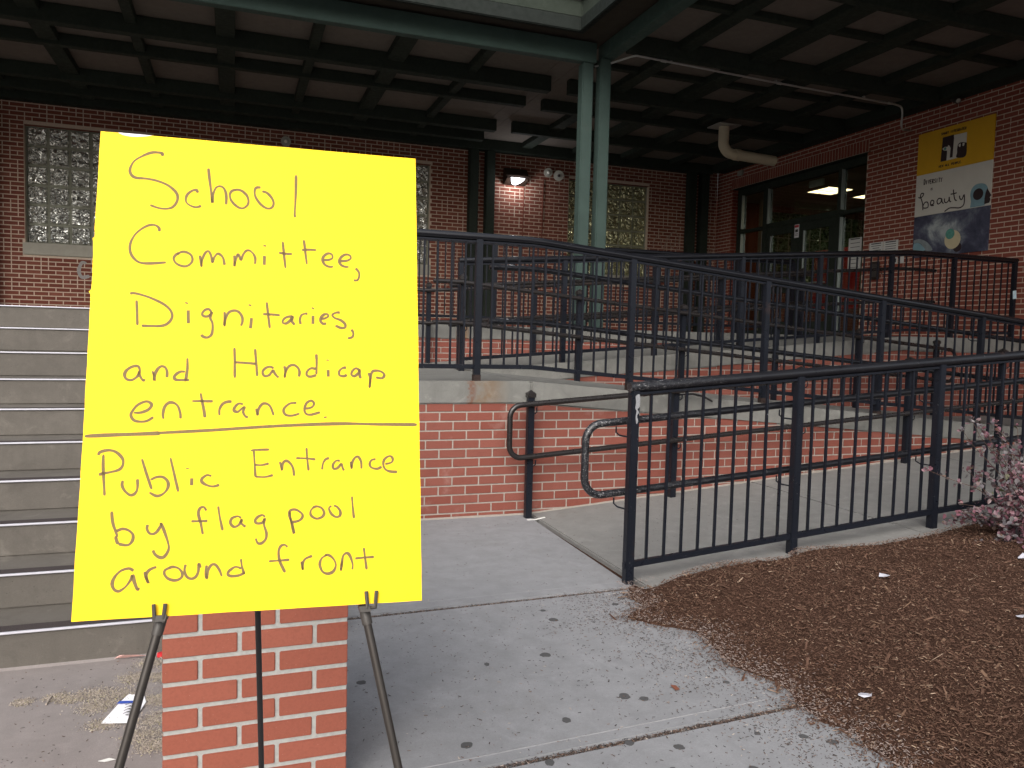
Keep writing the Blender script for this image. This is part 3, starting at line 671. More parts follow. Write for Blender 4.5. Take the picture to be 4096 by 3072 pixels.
for y, w_, z in ((10.30, .15, 4.757), (11.30, .12, 4.82), (12.70, .15, 4.78), (13.4, .15, 4.78)): beam(-9, 4.15, y, y+w_, z, ZD-.004)
for x, w_ in ((5.18, .2), (6.26, .30), (7.27, .26), (8.34, .2)): beam(x-w_/2, x+w_/2, -.8, 14.0, 4.875, ZD-.002)
for y, z in ((1.2, 4.9), (2.4, 4.78), (3.4, 4.9), (4.4, 4.78), (5.4, 4.9), (6.5, 4.78), (7.44, 4.90), (8.58, 4.765), (9.55, 4.9), (10.36, 4.765), (11.36, 4.8), (12.72, 4.78)): beam(4.428, 9.28, y-.055, y+.055, z, ZD-.004)
beam(-9, 9.3, 14.02, YB-.004, 4.78, ZD-.006); beam(9.28, XE-.004, -.8, 14.0, 4.80, ZD-.006)
yl = [9.15, 10.36, 11.36, 12.72, 14.2]; xl = [-9.4]+xs+[4.3]
pm_ = {}
def panel(x0, x1, y0, y1):
    key = (round(x1-x0, 3), round(y1-y0, 3))
    if key not in pm_: pm_[key] = MB().box(0, key[0]-.006, 0, key[1]-.006, 0, .04).mesh(name='panel')
    link('panel', pm_[key], M['deck'], can, Vector((x0+.003, y0+.003, ZD)) - root(can))
for a, b in zip(xl, xl[1:]):
    for c_, d_ in zip(yl, yl[1:]): panel(a, b, c_, d_)
yr = [-.8, 1.2, 2.4, 3.4, 4.4, 5.4, 6.5, 7.44, 8.58, 9.55, 10.36, 11.36, 12.72, 14.2]; xr = [4.3, 5.18, 6.26, 7.27, 8.34, 9.55]
for a, b in zip(xr, xr[1:]):
    for c_, d_ in zip(yr, yr[1:]): panel(a, b, c_, d_)
build('soffit', MB().box(-9, 4.3, 8.50, 9.15, ZD+.001, ZD+.03).box(3.80, 4.3, -.8, 8.50, ZD+.001, ZD+.03), M['soffit'], can)
build('roof', MB().box(-9, XE, 8.48, YB, ZD+.05, 5.42).box(3.80, XE, -.8, 8.48, ZD+.05, 5.42), M['roof'], can)
# eaves: gutter band, then a set-back fascia and a coping band above it
for nm, z0, z1, o_, mat in (('gutter', 4.86, 5.02, .06, 'fascia'), ('fascia', 5.024, 5.22, .03, 'green_dark'), ('fascia_cap', 5.224, 5.46, .075, 'fascia')):
    build(nm, MB().prism([(-9, 8.5-o_), (3.8-o_, 8.5-o_), (3.8-o_, -.8), (3.815, -.8), (3.815, 8.515), (-9, 8.515)], lambda u, v, d: (u, v, d), z0, z1), M[mat], can, bevel=.01)

# ================================================================== ENTRANCE DOORS
ex = thing('entrance_doors', (9.74, 11.8, Z3), 'dark green glazed double doors with side lights and transom in the entrance wall', 'door')
fx0, fx1 = 9.69, 9.80
def fr(y0, y1, z0, z1, name='frame', par=None, a=0, b=0, mat='green_dark'): return build(name, MB().box(fx0+a, fx1-b, y0, y1, z0, z1), M[mat], par or ex, bevel=.004)
fr(13.55, 13.695, Z3, 4.42); fr(12.73, 12.87, Z3, 4.30); fr(10.78, 10.87, Z3, 4.30); fr(10.105, 10.25, Z3, 4.42)
fr(10.25, 13.55, 4.302, 4.42)
for a, b in ((12.87, 13.55), (10.25, 10.78)): fr(a, b, 3.54, 3.60, a=.004, b=.004); fr(a, b, Z3, Z3+.12, a=.004, b=.004)
fr(10.87, 12.73, 3.53, 3.63)
# pale metal strips, added to stand for light caught by the far jamb faces
def glint(y, z0, z1, par=None): build('edge_glint', MB().box(fx0-.004, fx0+.06, y-.009, y-.001, z0, z1), M['alu'], par or ex)
for y in (13.55, 12.73): glint(y, 3.63, 4.30)
glint(10.78, 3.63, 4.30); glint(13.55, Z3+.12, 3.53); glint(12.87, Z3+.12, 3.5); glint(10.78, Z3+.1, 3.5)
for a, b in ((12.87, 13.55), (10.25, 10.78)):
    for c_, d_ in ((Z3+.12, 3.54), (3.60, 4.302)): build('pane', MB().box(9.742, 9.748, a, b, c_, d_), M['glass'], ex)
build('pane', MB().box(9.742, 9.748, 10.87, 12.73, 3.63, 4.302), M['glass'], ex)
for y0, y1, g0, g1, hy in ((11.845, 12.725, 12.02, 12.62, 11.95), (10.875, 11.84, 11.04, 11.69, 11.76)):
    d = build('door', MB().box(9.70, 9.755, y0, g0, Z3+.01, 3.525).box(9.70, 9.755, g1, y1, Z3+.01, 3.525).box(9.70, 9.755, g0, g1, 3.385, 3.525).box(9.70, 9.755, g0, g1, Z3+.01, Z3+.28).box(9.70, 9.755, g0, g1, 2.28, 2.40), M['green_dark'], ex)
    build('pane', MB().box(9.725, 9.731, g0, g1, Z3+.28, 2.28).box(9.725, 9.731, g0, g1, 2.40, 3.385), M['glass'], d)
    build('edge_glint', MB().box(9.695, 9.724, g1-.014, g1-.001, 2.41, 3.38), M['alu'], d)  # added pale strip standing for light on the far edge of the glass
    build('push_bar', MB().tube([(9.63, g0+.02, 2.42), (9.63, g1-.02, 2.42)], .016).tube([(9.70, g0+.05, 2.42), (9.63, g0+.05, 2.42)], .012).tube([(9.70, g1-.05, 2.42), (9.63, g1-.05, 2.42)], .012), M['alu'], d, smooth=True)
stk = solid('camera_notice', MB().box(9.688, 9.692, 11.80, 11.92, 3.27, 3.51), M['white'], 'small red and white camera notice stuck between the glass doors', 'notice', org=(9.69, 11.86, 3.27))
build('print', MB().box(9.6865, 9.6878, 11.805, 11.915, 3.455, 3.50), M['red'], stk); build('print', MB().box(9.6865, 9.6878, 11.825, 11.895, 3.37, 3.42).box(9.6865, 9.6878, 11.82, 11.90, 3.31, 3.318).box(9.6865, 9.6878, 11.82, 11.90, 3.335, 3.343), M['print'], stk)

# lobby behind the glass
lob = thing('lobby', (12.8, 12, Z3), 'dim lobby with brown ceiling seen through the entrance glass', 'room')
build('floor', MB().box(9.81, 16, 8, 16, Z3-.05, Z3-.001), M['lobby_floor'], lob); build('ceiling', MB().box(9.84, 16, 8, 16, 4.385, 4.47), M['lobby_ceiling'], lob)
for a, b, c_, d_ in ((9.845, 10.9, Z3, 4.384), (14.4, 16, Z3, 4.384), (10.9, 14.4, Z3, 2.6), (10.9, 14.4, 4.25, 4.384)): build('wall', MB().box(a, b, 14.6, 14.8, c_, d_), M['brick_old'], lob)
t = NT('daylit_glass_block'); p = t.pos(); n1 = t.noise(p, 9, 3, .6, 1.5)
tl = t.n('ShaderNodeBsdfTranslucent', {'Color': t.ramp(n1, [(.35, (.02, .03, .015)), (.5, (.10, .13, .06)), (.65, (.30, .34, .22))])})
t.t.links.new(tl.outputs[0], t.out.inputs['Surface'])
lw = build('window', MB().box(10.9, 14.4, 14.68, 14.70, 2.6, 4.25), M['block_joint'], lob)
lw.data.materials[0] = t.m
build('mullion', MB(), M['block_joint'], lw) if False else None
gb = MB()
for k in range(1, 12): gb.box(10.9+k*.2917-.008, 10.9+k*.2917+.008, 14.66, 14.679, 2.6, 4.25)
for k in range(1, 6): gb.box(10.9, 14.4, 14.662, 14.6785, 2.6+k*.275-.008, 2.6+k*.275+.008)
build('block_joints', gb, M['block_joint'], lw); build('wall', MB().box(9.845, 16, 7.9, 7.99, Z3, 4.384), M['lobby_wall'], lob)
for a, b, c_, d_ in ((8, 11.2, Z3, 4.384), (13.9, 14.59, Z3, 4.384), (11.2, 13.9, Z3, 2.3), (11.2, 13.9, 3.9, 4.384)): build('wall', MB().box(15.9, 16, a, b, c_, d_), M['lobby_wall'], lob)
gw = build('window', MB().box(15.95, 15.97, 11.2, 13.9, 2.3, 3.9), M['glass'], lob)
build('mullion', MB().box(15.9, 15.99, 12.1, 12.15, 2.3, 3.9).box(15.9, 15.99, 12.95, 13.0, 2.3, 3.9).box(15.9, 15.99, 11.2, 13.9, 3.1, 3.14), M['alu'], gw)
build('door_post', MB().box(10.6, 10.7, 14.1, 14.2, Z3, 4.384), M['lobby_wall'], lob)
build('shell', MB().box(9.84, 16.1, 7.8, 16.1, 4.48, 5.4), M['roof'], lob)
for i, (a, b) in enumerate(((10.82, 12.42), (12.0, 12.45), (12.9, 11.0))):
    q = build('ceiling_light', MB().box(a, a+.6, b, b+.6, 4.376, 4.3845), M['troffer'], lob)
    build('louvre', MB().box(a-.02, a, b-.02, b+.62, 4.368, 4.384).box(a+.6, a+.62, b-.02, b+.62, 4.368, 4.384).box(a, a+.6, b+.295, b+.305, 4.370, 4.376).box(a+.295, a+.305, b, b+.6, 4.3705, 4.3762), M['alu'], q)
build('hanging_sign', MB().box(10.18, 10.22, 11.81, 12.17, 4.26, 4.384), M['paper'], lob)
rb = build('red_banner', MB().box(12.2, 12.22, 12.95, 14.3, 2.1, 3.4), M['red'], lob)
# pages
def sheet(name, x, y0, y1, z0, z1, label, lines, mat='paper', cat='notice', foot=None):
    o = solid(name, MB().box(x-.0025, x, y0, y1, z0, z1), M[mat], label, cat, org=(x, (y0+y1)/2, z0)); mb = MB(); r_ = random.Random(len(label))
    for i in range(lines):
        z = z1 - .02 - (z1-z0-.05)*(i/max(1, lines-1)); hh_ = .008 if i == 0 else .0045; ww = (y1-y0)*(.36 if r_.random() < .7 else .25)
        mb.box(x-.0034, x-.0026, (y0+y1)/2-ww, (y0+y1)/2+ww, z-hh_, z+hh_)
    if lines: build('print', mb, M['print'], o)
    if foot: build('print', MB().box(x-.0034, x-.0026, y0+.02, y0+.18, z0+.006, z0+.035), M[foot], o)
    return o
sheet('wall_notice', XE-.004, 9.672, 9.95, 2.74, 2.965, 'left printed white notice sheet on the brick beside the doors', 6)
sheet('wall_notice', XE-.004, 9.375, 9.662, 2.74, 2.965, 'right printed white notice sheet with a yellow green line at its foot', 6, foot='green_print')
sheet('glass_notice', 9.738, 10.31, 10.60, 2.60, 3.12, 'tall white notice taped inside the right side light glass', 8)
sheet('small_notice', XE-.004, 9.372, 9.455, 2.60, 2.70, 'small white card with a dark picture below the wall notices', 0)
sheet('small_notice', XE-.004, 9.25, 9.345, 2.60, 2.70, 'small plain white card nearest the painted panels', 0)
build('print', MB().box(XE-.0075, XE-.0066, 9.395, 9.43, 2.62, 2.68), M['print'], [o for o in bpy.data.objects if o.name == 'small_notice'][0])
bx = solid('intercom_box', MB().box(XE-.06, XE-.005, 9.70, 9.86, 2.38, 2.66), M['lamp_house'], 'dark metal box on the brick below the left wall notice', 'box', org=(XE-.03, 9.78, 2.38), bevel=.01)
build('faceplate', MB().box(XE-.064, XE-.0602, 9.72, 9.84, 2.42, 2.62), M['plastic'], bx)

# ================================================================== PAINTED PANELS
PF = lambda x: (lambda u, v, d: (x-d, u, v))
FONT = {'A': '0,0 .4,1 .8,0;.15,.38 .65,.38', 'D': '.05,0 .05,1 .45,.95 .75,.55 .5,.05 .05,0', 'E': '.7,1 .05,1 .05,0 .7,0;.05,.52 .55,.52', 'G': '.75,.85 .4,1 .05,.6 .1,.15 .5,0 .75,.2 .75,.45 .45,.45', 'I': '.3,0 .3,1', 'L': '.05,1 .05,0 .65,0', 'M': '0,0 .1,1 .42,.35 .75,1 .85,0', 'N': '.05,0 .05,1 .7,0 .7,1', 'O': '.4,1 .05,.7 .05,.3 .4,0 .75,.3 .75,.7 .4,1', 'P': '.05,0 .05,1 .55,.98 .7,.75 .5,.5 .05,.48', 'R': '.05,0 .05,1 .55,.98 .7,.75 .5,.52 .05,.48;.3,.48 .75,0', 'S': '.72,.85 .4,1 .1,.78 .65,.35 .5,.02 .05,.12', 'T': '0,1 .8,1;.4,1 .4,0', 'V': '0,1 .38,0 .78,1', 'W': '0,1 .2,0 .42,.7 .65,0 .85,1', 'Y': '0,1 .38,.5 .78,1;.38,.5 .36,0', '.': '.1,0 .2,.06', ' ': ''}
def lettering(par, text, spec, x, hw, mat, first=1.0):
    (y0, z0), (y1, z1), (_, zt) = pairs(spec, .001); H = abs(zt-z0); n = len(text); mb = MB()
    for i, ch in enumerate(text):
        for part in FONT[ch].split(';'):
            if part:
                k = first if i == 0 else 1
                pts = [(y0+(y1-y0)*(i+u*.9)/n, z0+(z1-z0)*i/n+v*H*k) for u, v in pairs(part)]; mb.ribbon(pts, PF(x), hw, 0, .001, False)
    build('lettering', mb, mat, par)
def art(par, key, x, mat, name, smooth_=True):
    pts = pairs(ART[key], .001); build(name, MB().prism(spline(pts+[pts[0]], 5)[:-1] if smooth_ else pts, PF(x), 0, .0012), mat, par)
def disc(par, key, x, mat, name, k=1.0):
    (y, z), (y2, _) = pairs(ART[key], .001); r_ = abs(y2-y)*k
    build(name, MB().prism([(y+r_*math.cos(g*math.pi/14), z+r_*math.sin(g*math.pi/14)) for g in range(28)], PF(x), 0, .0012), mat, par)
def panel_board(z0, z1, mat, label):
    return solid('painted_panel', MB().box(XE-.024, XE-.004, 7.845, 9.082, z0, z1), mat, label, 'panel', 'painted panels beside the doors', org=(XE-.014, 8.46, z0), bevel=.002)
xf = XE-.0245
py = panel_board(3.862, 4.462, M['poster_yellow'], 'ochre yellow painted panel with a black and white face, top of three')
art(py, 'white', xf, M['poster_white'], 'painted_square', False); art(py, 'dark1', xf-.002, M['poster_black'], 'painted_face', False); art(py, 'dark2', xf-.002, M['poster_black'], 'painted_face')
art(py, 'eye1', xf-.004, M['poster_white'], 'painted_eye'); art(py, 'eye2', xf-.004, M['poster_white'], 'painted_eye'); disc(py, 'iris', xf-.004, M['poster_sea'], 'painted_eye')
lettering(py, 'SMART INTEGRATED', ART['T1'], xf-.001, .0045, M['poster_black']); lettering(py, 'NEW ALL PEOPLE.', ART['T2'], xf-.001, .005, M['poster_black'])
pw_ = panel_board(3.258, 3.859, M['poster_white'], 'off white painted panel reading Diversity is beauty, middle of three')
lettering(pw_, 'DIVERSITY', ART['DIV'], xf-.001, .006, M['poster_black'], 1.35); lettering(pw_, 'IS', ART['IS'], xf-.001, .005, M['poster_black'])
bt = MB()
for l in ART['beauty']: bt.ribbon(spline(pairs(l, .001)), PF(xf-.001), .0085, 0, .001, False)
build('lettering', bt, M['poster_black'], pw_)
art(pw_, 'head', xf, M['poster_teal'], 'painted_head'); art(pw_, 'face', xf-.002, M['poster_black'], 'painted_face', False); disc(pw_, 'disc', xf-.002, M['poster_black'], 'painted_disc')
pg = panel_board(2.655, 3.255, M['galaxy'], 'dark blue grey painted panel with moon and clouds, lowest of three')
disc(pg, 'cream', xf-.002, M['poster_cream'], 'painted_moon'); disc(pg, 'earth', xf-.004, M['poster_sea'], 'painted_globe'); disc(pg, 'moon', xf-.001, M['poster_black'], 'painted_moon')
art(pg, 'arc', xf, M['poster_cloud'], 'painted_arc'); art(pg, 'teal', xf-.002, M['poster_teal'], 'painted_disc')

# ================================================================== RAILINGS
BAL = {}
def railing(name, label, Y, x0, x1, posts, ztop, zbot, zfoot, breaks, pw=.05, balr=.0068, spacing=.1065, rr=.0285, mat='black', cap=True, lower_bar=True):
    T = thing(name, (x0, Y, zfoot(x0)), label, 'railing'); B = root(T); m_ = M[mat]
    xsb = sorted([x0, x1] + [b for b in breaks if x0 < b < x1])
    path = []
    for x in xsb:
        if x in breaks: path += [(x-.12, Y, ztop(x-.12)), (x-.06, Y, (ztop(x-.06)+ztop(x))/2*.5+ztop(x-.06)*.5), (x+.06, Y, ztop(x+.06)), (x+.12, Y, ztop(x+.12))]
        else: path.append((x, Y, ztop(x)))
    build('top_rail', MB().tube(path, rr, 16), M['black_pipe'], T, smooth=True)
    def bar(zf, hw, hh, nm):
        for a, b in zip(xsb, xsb[1:]):
            c_ = Vector(((a+b)/2, Y, (zf(a)+zf(b))/2)); dx = Vector((b-a, 0, zf(b)-zf(a)))
            build(nm, MB().obox(c_, dx/2, (0, hw, 0), (0, 0, hh)), m_, T, bevel=.002)
    if lower_bar: bar(lambda x: ztop(x)-rr-.008, .016, .007, 'under_bar')
    bar(zbot, .016, .016, 'bottom_rail')
    for x in posts:
        p_ = build('post', MB().box(x-pw/2, x+pw/2, Y-pw/2, Y+pw/2, zfoot(x)-.02, ztop(x)-rr*.6), m_, T, bevel=.004)
        if 'concrete edge' in label: build('rusty_foot', MB().box(x-pw/2-.0012, x+pw/2+.0012, Y-pw/2-.0012, Y+pw/2+.0012, zfoot(x)-.02, zfoot(x)+.03+.04*random.random()), M['rust'], p_)
    if 'b' not in BAL: BAL['b'] = MB().box(-balr, balr, -balr, balr, 0, 1).mesh(name='baluster', bevel=0); BAL['b'].materials.append(m_)
    allp = sorted(posts)
    for a, b in zip(allp, allp[1:]):
        n = max(1, round((b-a)/spacing)); 
        for i in range(1, n):
            x = a+(b-a)*i/n; z0 = zbot(x)+.01; z1 = ztop(x)-rr-.006
            o = link('baluster', BAL['b'], None, T, Vector((x, Y, z0))-B); o.scale = (1, 1, z1-z0); o.rotation_euler = (0, random.uniform(-.004, .004), 0)
    return T
def arc2(cx, cz, r, a0, a1, n=7): return [(cx+r*math.cos(rad(a0+(a1-a0)*i/n)), cz+r*math.sin(rad(a0+(a1-a0)*i/n))) for i in range(n+1)]
def looped(xl, xr_, zu, zl, left=True, right=False, rd=.10, brk=()):
    """outline of an upper and lower pipe joined by rounded ends; zu, zl give heights along x"""
    a = xl + (rd if left else 0); b = xr_ - (rd if right else 0)
    mids = [x for x in brk if a < x < b]
    pts = [(x, zu(x)) for x in [b]+mids[::-1]+[a]] 
    if left: pts += [(p, q) for p, q in arc2(xl+rd, zu(xl+rd)-rd, rd, 90, 180)][1:] + arc2(xl+rd, zl(xl+rd)+rd, rd, 180, 270)
    lower = [(x, zl(x)) for x in [a]+mids+[b]]
    pts += lower[1:] if left else lower
    if right and not left: return lower + arc2(xr_-rd, zl(xr_-rd)+rd, rd, -90, 0)[1:] + arc2(xr_-rd, zu(xr_-rd)-rd, rd, 0, 90) + [(x, zu(x)) for x in mids[::-1]+[a]]
    if right: pts += arc2(xr_-rd, zl(xr_-rd)+rd, rd, -90, 0)[1:] + arc2(xr_-rd, zu(xr_-rd)-rd, rd, 0, 90)
    return pts
def hand(par, Y, pts, r=.021, mat='black_pipe', split=False):
    if split: 
        for q in split: build('handrail', MB().tube([(x, Y, z) for x, z in q], r, 12), M[mat], par, smooth=True)
        return
    build('handrail', MB().tube([(x, Y, z) for x, z in pts], r, 12), M[mat], par, smooth=True)
def brackets(par, xs_, Yp, Yh, zs, mat='black', dx=.0):
    for x in xs_:
        for zf in zs:
            z = zf(x); build('bracket', MB().tube([(x+dx, Yh, z-.018), (x+dx, Yh, z-.052), (x+dx*.8, Yh+(Yp-Yh)*.3, z-.066), (x+dx*.3, Yp, z-.067)], .0048, 6), M[mat], par, smooth=True)

# R1: front guard rail beside the mulch bed
P1 = [2.05+1.093*k for k in range(7)]
zt1 = lambda x: 1.083+(x-2.05)*.0765; zb1 = lambda x: .107+(x-2.09)*.0832
R1 = railing('guard_railing', 'chipped black guard railing along the mulch bed, nearest the camera', 3.76, 2.05-.03, P1[-1], P1, zt1, zb1, lambda x: zr1(x)-.01, [])
u1 = lambda x: .875+max(0, x-2.1)*.0815; l1 = lambda x: .475+max(0, x-2.1)*.0815
hand(R1, 3.87, looped(1.82, P1[-1], u1, l1), .0215, 'black_worn')
for o in R1.children:
    if o.name.startswith('top_rail'): o.data.materials[0] = M['black_worn']
build('bare_patch', MB().prism(spline([(2.045, 1.035), (2.058, 1.045), (2.072, 1.04), (2.0725, .98), (2.060, .965), (2.070, .945), (2.058, .93), (2.066, .90), (2.056, .885), (2.050, .92), (2.054, .955), (2.046, .97), (2.050, 1.0)], 3), lambda u, v, d: (u, 3.7352-d, v), 0, .0006), plain('bare_primer', (.21, .215, .23), .6, 0, .5, 160), R1)
brackets(R1, P1, 3.78, 3.87, (u1, l1), dx=-.045)
# R1b: free-standing posts with a double handrail against the brick
def post_rail(name, label, Y, xs_, pts, zfoot, ztop, mat='black_brown', pmat='black', z_br=(), Yoff=-.047):
    T = thing(name, (xs_[0], Y, zfoot(xs_[0])), label, 'handrail')
    for x in xs_:
        zt = ztop(x); p_ = build('post', MB().box(x-.025, x+.025, Y-.025, Y+.025, zfoot(x)-.02, zt-.03), M[pmat], T, bevel=.004)
        c_ = MB().box(x-.031, x+.031, Y-.031, Y+.031, zt-.055, zt-.025); n = len(c_.v)
        c_.v += [(x-.031, Y-.031, zt-.025), (x+.031, Y-.031, zt-.025), (x+.031, Y+.031, zt-.025), (x-.031, Y+.031, zt-.025), (x, Y, zt)]
        c_.f += [(n, n+1, n+4), (n+1, n+2, n+4), (n+2, n+3, n+4), (n+3, n, n+4)]
        build('cap', c_, M['black_brown'], p_)
    hand(T, Y+Yoff, pts, .0205, mat)
    brackets(T, xs_, Y, Y+Yoff, z_br, mat='black', dx=.032)
    return T
u1b = lambda x: .845+max(0, x-2.1)*.082; l1b = lambda x: .458+max(0, x-2.1)*.082
post_rail('double_handrail', 'black double handrail on capped posts against the brick ramp wall', 5.345, [2.06, 3.28, 4.48, 5.66, 6.78, 7.9], looped(1.885, 8.0, u1b, l1b, rd=.09), lambda x: zr1(x)-.01, lambda x: .952+max(0, x-2.06)/12, z_br=(u1b, l1b))
# R2: guard on the second run's edge
P2 = [.46, 1.685, 2.95, 4.22, 5.465, 6.68, 7.92]
zt2 = lambda x: 2.058 if x < 2.12 else 2.058-(x-2.12)*.0885; zb2 = lambda x: 1.112 if x < 2.12 else 1.112-(x-2.12)*.086
R2 = railing('guard_railing', 'black guard railing on the concrete edge sloping down to the right', 5.50, .46, P2[-1], P2, zt2, zb2, lambda x: zr2(x)-.005, [2.12])
u2 = lambda x: 1.855 if x < 2.2 else 1.855-(x-2.2)*.0845; l2 = lambda x: 1.45 if x < 2.2 else 1.45-(x-2.2)*.0845
hand(R2, 5.60, None, .0215, 'black_pipe', [[(x, f(x)) for x in (1.80, 2.14, 2.26, 7.9)] for f in (u2, l2)])
brackets(R2, P2[2:], 5.52, 5.60, (u2, l2), dx=-.045)
u2b = lambda x: 1.825 if x < 1.95 else 1.825-(x-1.95)*.0855; l2b = lambda x: 1.452 if x < 1.95 else 1.452-(x-1.95)*.0855
post_rail('double_handrail', 'black double handrail on capped posts along the middle ramp', 6.98, [1.99, 3.17, 4.34, 5.5, 6.62, 7.78], looped(1.70, 8.02, u2b, l2b, False, True, .09, (1.95,)), lambda x: zr2(x)-.005, lambda x: zr2(x)+.90, z_br=(u2b, l2b))
# R3: guard along the third run and the entrance landing
P3_ = [2.03, 3.10, 4.14, 5.19, 6.23, 7.26, 8.23, 9.24]
zt3 = lambda x: 2.045+(x-2.03)*.0735 if x < 7.55 else 2.451; zb3 = lambda x: 1.115+(x-2.1)*.0775 if x < 7.55 else 1.537
R3 = railing('guard_railing', 'black guard railing along the upper ramp in front of the entrance doors', 7.2, 2.01, 9.27, P3_, zt3, zb3, lambda x: zr3(x)-.005, [7.55])
u3 = lambda x: zr3(x)+.81; l3 = lambda x: zr3(x)+.43
hand(R3, 7.31, None, .02, 'black_brown', [[(x, f(x)) for x in (1.95, 2.1, 7.45, 7.57, 8.06)] for f in (u3, l3)])
brackets(R3, P3_[1:6], 7.22, 7.31, (u3, l3), dx=-.045)
tape = build('tape_scrap', MB().obox((9.225, 7.168, 2.02), (.028, 0, .004), (0, .003, 0), (-.006, 0, .05)), plain('pale_blue_tape', (.45, .6, .68), .6), R3)
post_rail('double_handrail', 'black double handrail on capped posts at the back of the upper ramp', 8.78, [.8, 2.1, 3.4, 4.7, 6.0, 7.3], looped(.62, 7.45, lambda x: zr3(x)+.83, lambda x: zr3(x)+.46, True, False, .09, (2.1,)), lambda x: zr3(x)-.005, lambda x: zr3(x)+.93, z_br=())
P4 = [.5, 1.75, 3.0, 4.22, 5.4, 6.5, 7.42]
railing('guard_railing', 'level black guard railing along the terrace edge behind the green columns', 9.115, .5, 7.42, P4, lambda x: 2.485, lambda x: 1.56, lambda x: Z3-.005, [])

# ================================================================== WALL FITTINGS
wp = thing('wall_lamp', (5.02, YB-.02, 4.18), 'lit bronze wall lamp on the dark brick back wall', 'lamp')
build('housing', MB().prism([(YB-.004, 4.52), (YB-.13, 4.50), (YB-.24, 4.34), (YB-.245, 4.30), (YB-.004, 4.20)], lambda u, v, d: (d, u, v), 4.80, 5.24), M['lamp_house'], wp, bevel=.012)
ln = MB(); nseg = 12
prof = [(4.87+.30*i/nseg, 4.325-.115*math.sin(math.pi*i/nseg)**.8) for i in range(nseg+1)]
ln.prism(prof, lambda u, v, d: (u, d, v), YB-.235, YB-.06)
build('lens', ln, M['lit_lens'], wp)
build('hood', MB().obox((5.02, YB-.20, 4.345), (.235, 0, 0), (0, .07, 0), (0, 0, .012)), M['lamp_house'], wp, bevel=.006)
ll = bpy.data.lights.new('lamp_light', 'POINT'); ll.energy = 6; ll.color = (.95, .97, 1); ll.shadow_soft_size = .08
lo = bpy.data.objects.new('lamp_light', ll); COL.objects.link(lo); lo.parent = wp; lo.location = Vector((5.02, YB-.30, 4.16))-root(wp)
def flood(x, z, label, tilt=0, r=.085, z2=None):
    T = thing('flood_lamp', (x, YB-.01, z), label, 'lamp', 'round flood lamp heads')
    ax = Vector((-.15+tilt, -1, -.25)).normalized(); c_ = Vector((x, YB-.09, z))
    build('head', MB().lathe([(.03, -.08), (.055, -.05), (r, .03), (r, .06), (r*.86, .062)], c_, ax, 20), M['sill'], T, smooth=True)
    build('lens', MB().lathe([(r*.85, .0), (r*.5, .014), (.01, .018)], c_+ax*.055, ax, 18), M['lens'], T, smooth=True)
    build('bulb', MB().lathe([(.03, 0), (.022, .02), (.004, .03)], c_+ax*.066, ax, 10), M['foam'] if tilt >= 0 else M['poster_black'], T, smooth=True)
    build('arm', MB().tube([(x, YB-.0045, z+.02), (x, YB-.05, z+.015), tuple(c_-ax*.05)], .018, 8), M['sill'], T, smooth=True)
flood(5.67, 4.50, 'left of two round flood lamps between wall lamp and green columns', .1); flood(5.90, 4.46, 'right of two round flood lamps, with a dark lens', -.1, .10); flood(.835, 4.575, 'single round flood lamp on the brick just above the yellow sign')
solid('wall_conduit', MB().tube([(5.62, YB-.018, 4.36), (5.61, YB-.018, Z3)], .010, 8), M['brick_old'], 'thin brown conduit running down the brick below the flood lamps', 'conduit', smooth=True, org=(5.61, YB-.018, Z3))
solid('wall_conduit', MB().tube([(5.225, YB-.016, 4.24), (5.215, YB-.016, Z3)], .010, 8), M['brick_old'], 'thin brown conduit running down the brick below the wall lamp', 'conduit', smooth=True, org=(5.215, YB-.016, Z3))
cd = solid('ceiling_conduit', MB().tube(spline([(4.2, 9.0, 4.70), (4.36, 8.95, 4.735), (4.53, 8.64, 4.752), (4.62, 8.61, 4.752), (4.8, 8.617, 4.752)], 4)+[(6.73, 8.743, 4.752), (8.8, 8.83, 4.752)]+spline([(8.86, 8.845, 4.752), (8.95, 8.86, 4.735), (8.985, 8.87, 4.66), (8.99, 8.88, 4.52), (9.03, 8.91, 4.47), (9.15, 9.0, 4.47), (9.42, 9.2, 4.55), (9.545, 9.27, 4.57)], 4), .013, 8), M['steel'], 'thin grey conduit crossing under the dark canopy to the entrance wall', 'conduit', smooth=True, org=(6.7, 8.75, 4.75))
for x, y in ((4.95, 8.627), (6.75, 8.745), (8.7, 8.82)): build('coupling', MB().lathe([(.019, -.035), (.019, .035)], (x, y, 4.752), (1, .06, 0), 10), M['steel'], cd, smooth=True)
for x, y in ((5.05, 8.632), (6.69, 8.742), (8.2, 8.79)): build('clip', MB().box(x-.012, x+.012, y-.02, y+.02, 4.758, 4.78), M['steel'], cd)
solid('cable_conduit', MB().tube([(9.545, 8.70, 4.245), (9.545, 6.0, 4.245)], .007, 6), M['brick_entry'], 'thin brick coloured cable line above the painted panels', 'conduit', smooth=True, org=(9.545, 7.4, 4.245))
pv = solid('drain_pipe', MB().tube(spline([(7.45, 10.98, 4.80), (7.45, 10.98, 4.62), (7.46, 10.98, 4.50), (7.55, 10.985, 4.405), (7.68, 10.99, 4.385)], 6)+[(8.0, 11.0, 4.375), (8.47, 11.01, 4.36)], .083, 20, cap=False), M['pvc'], 'cream plastic drain pipe elbow hanging from the dark ceiling', 'pipe', smooth=True, org=(7.45, 10.98, 4.8))
build('collar', MB().lathe([(.092, -.05), (.092, .05)], (7.72, 10.99, 4.384), (1, .02, -.02), 20), M['pvc'], pv, smooth=True)
build('flange', MB().box(7.25, 7.65, 10.8, 11.16, 4.798, 4.815), M['steel'], pv)
sc_ = thing('security_camera', (XE-.05, 8.40, 4.80), 'small dark security camera high on the entrance wall above the panels', 'camera')
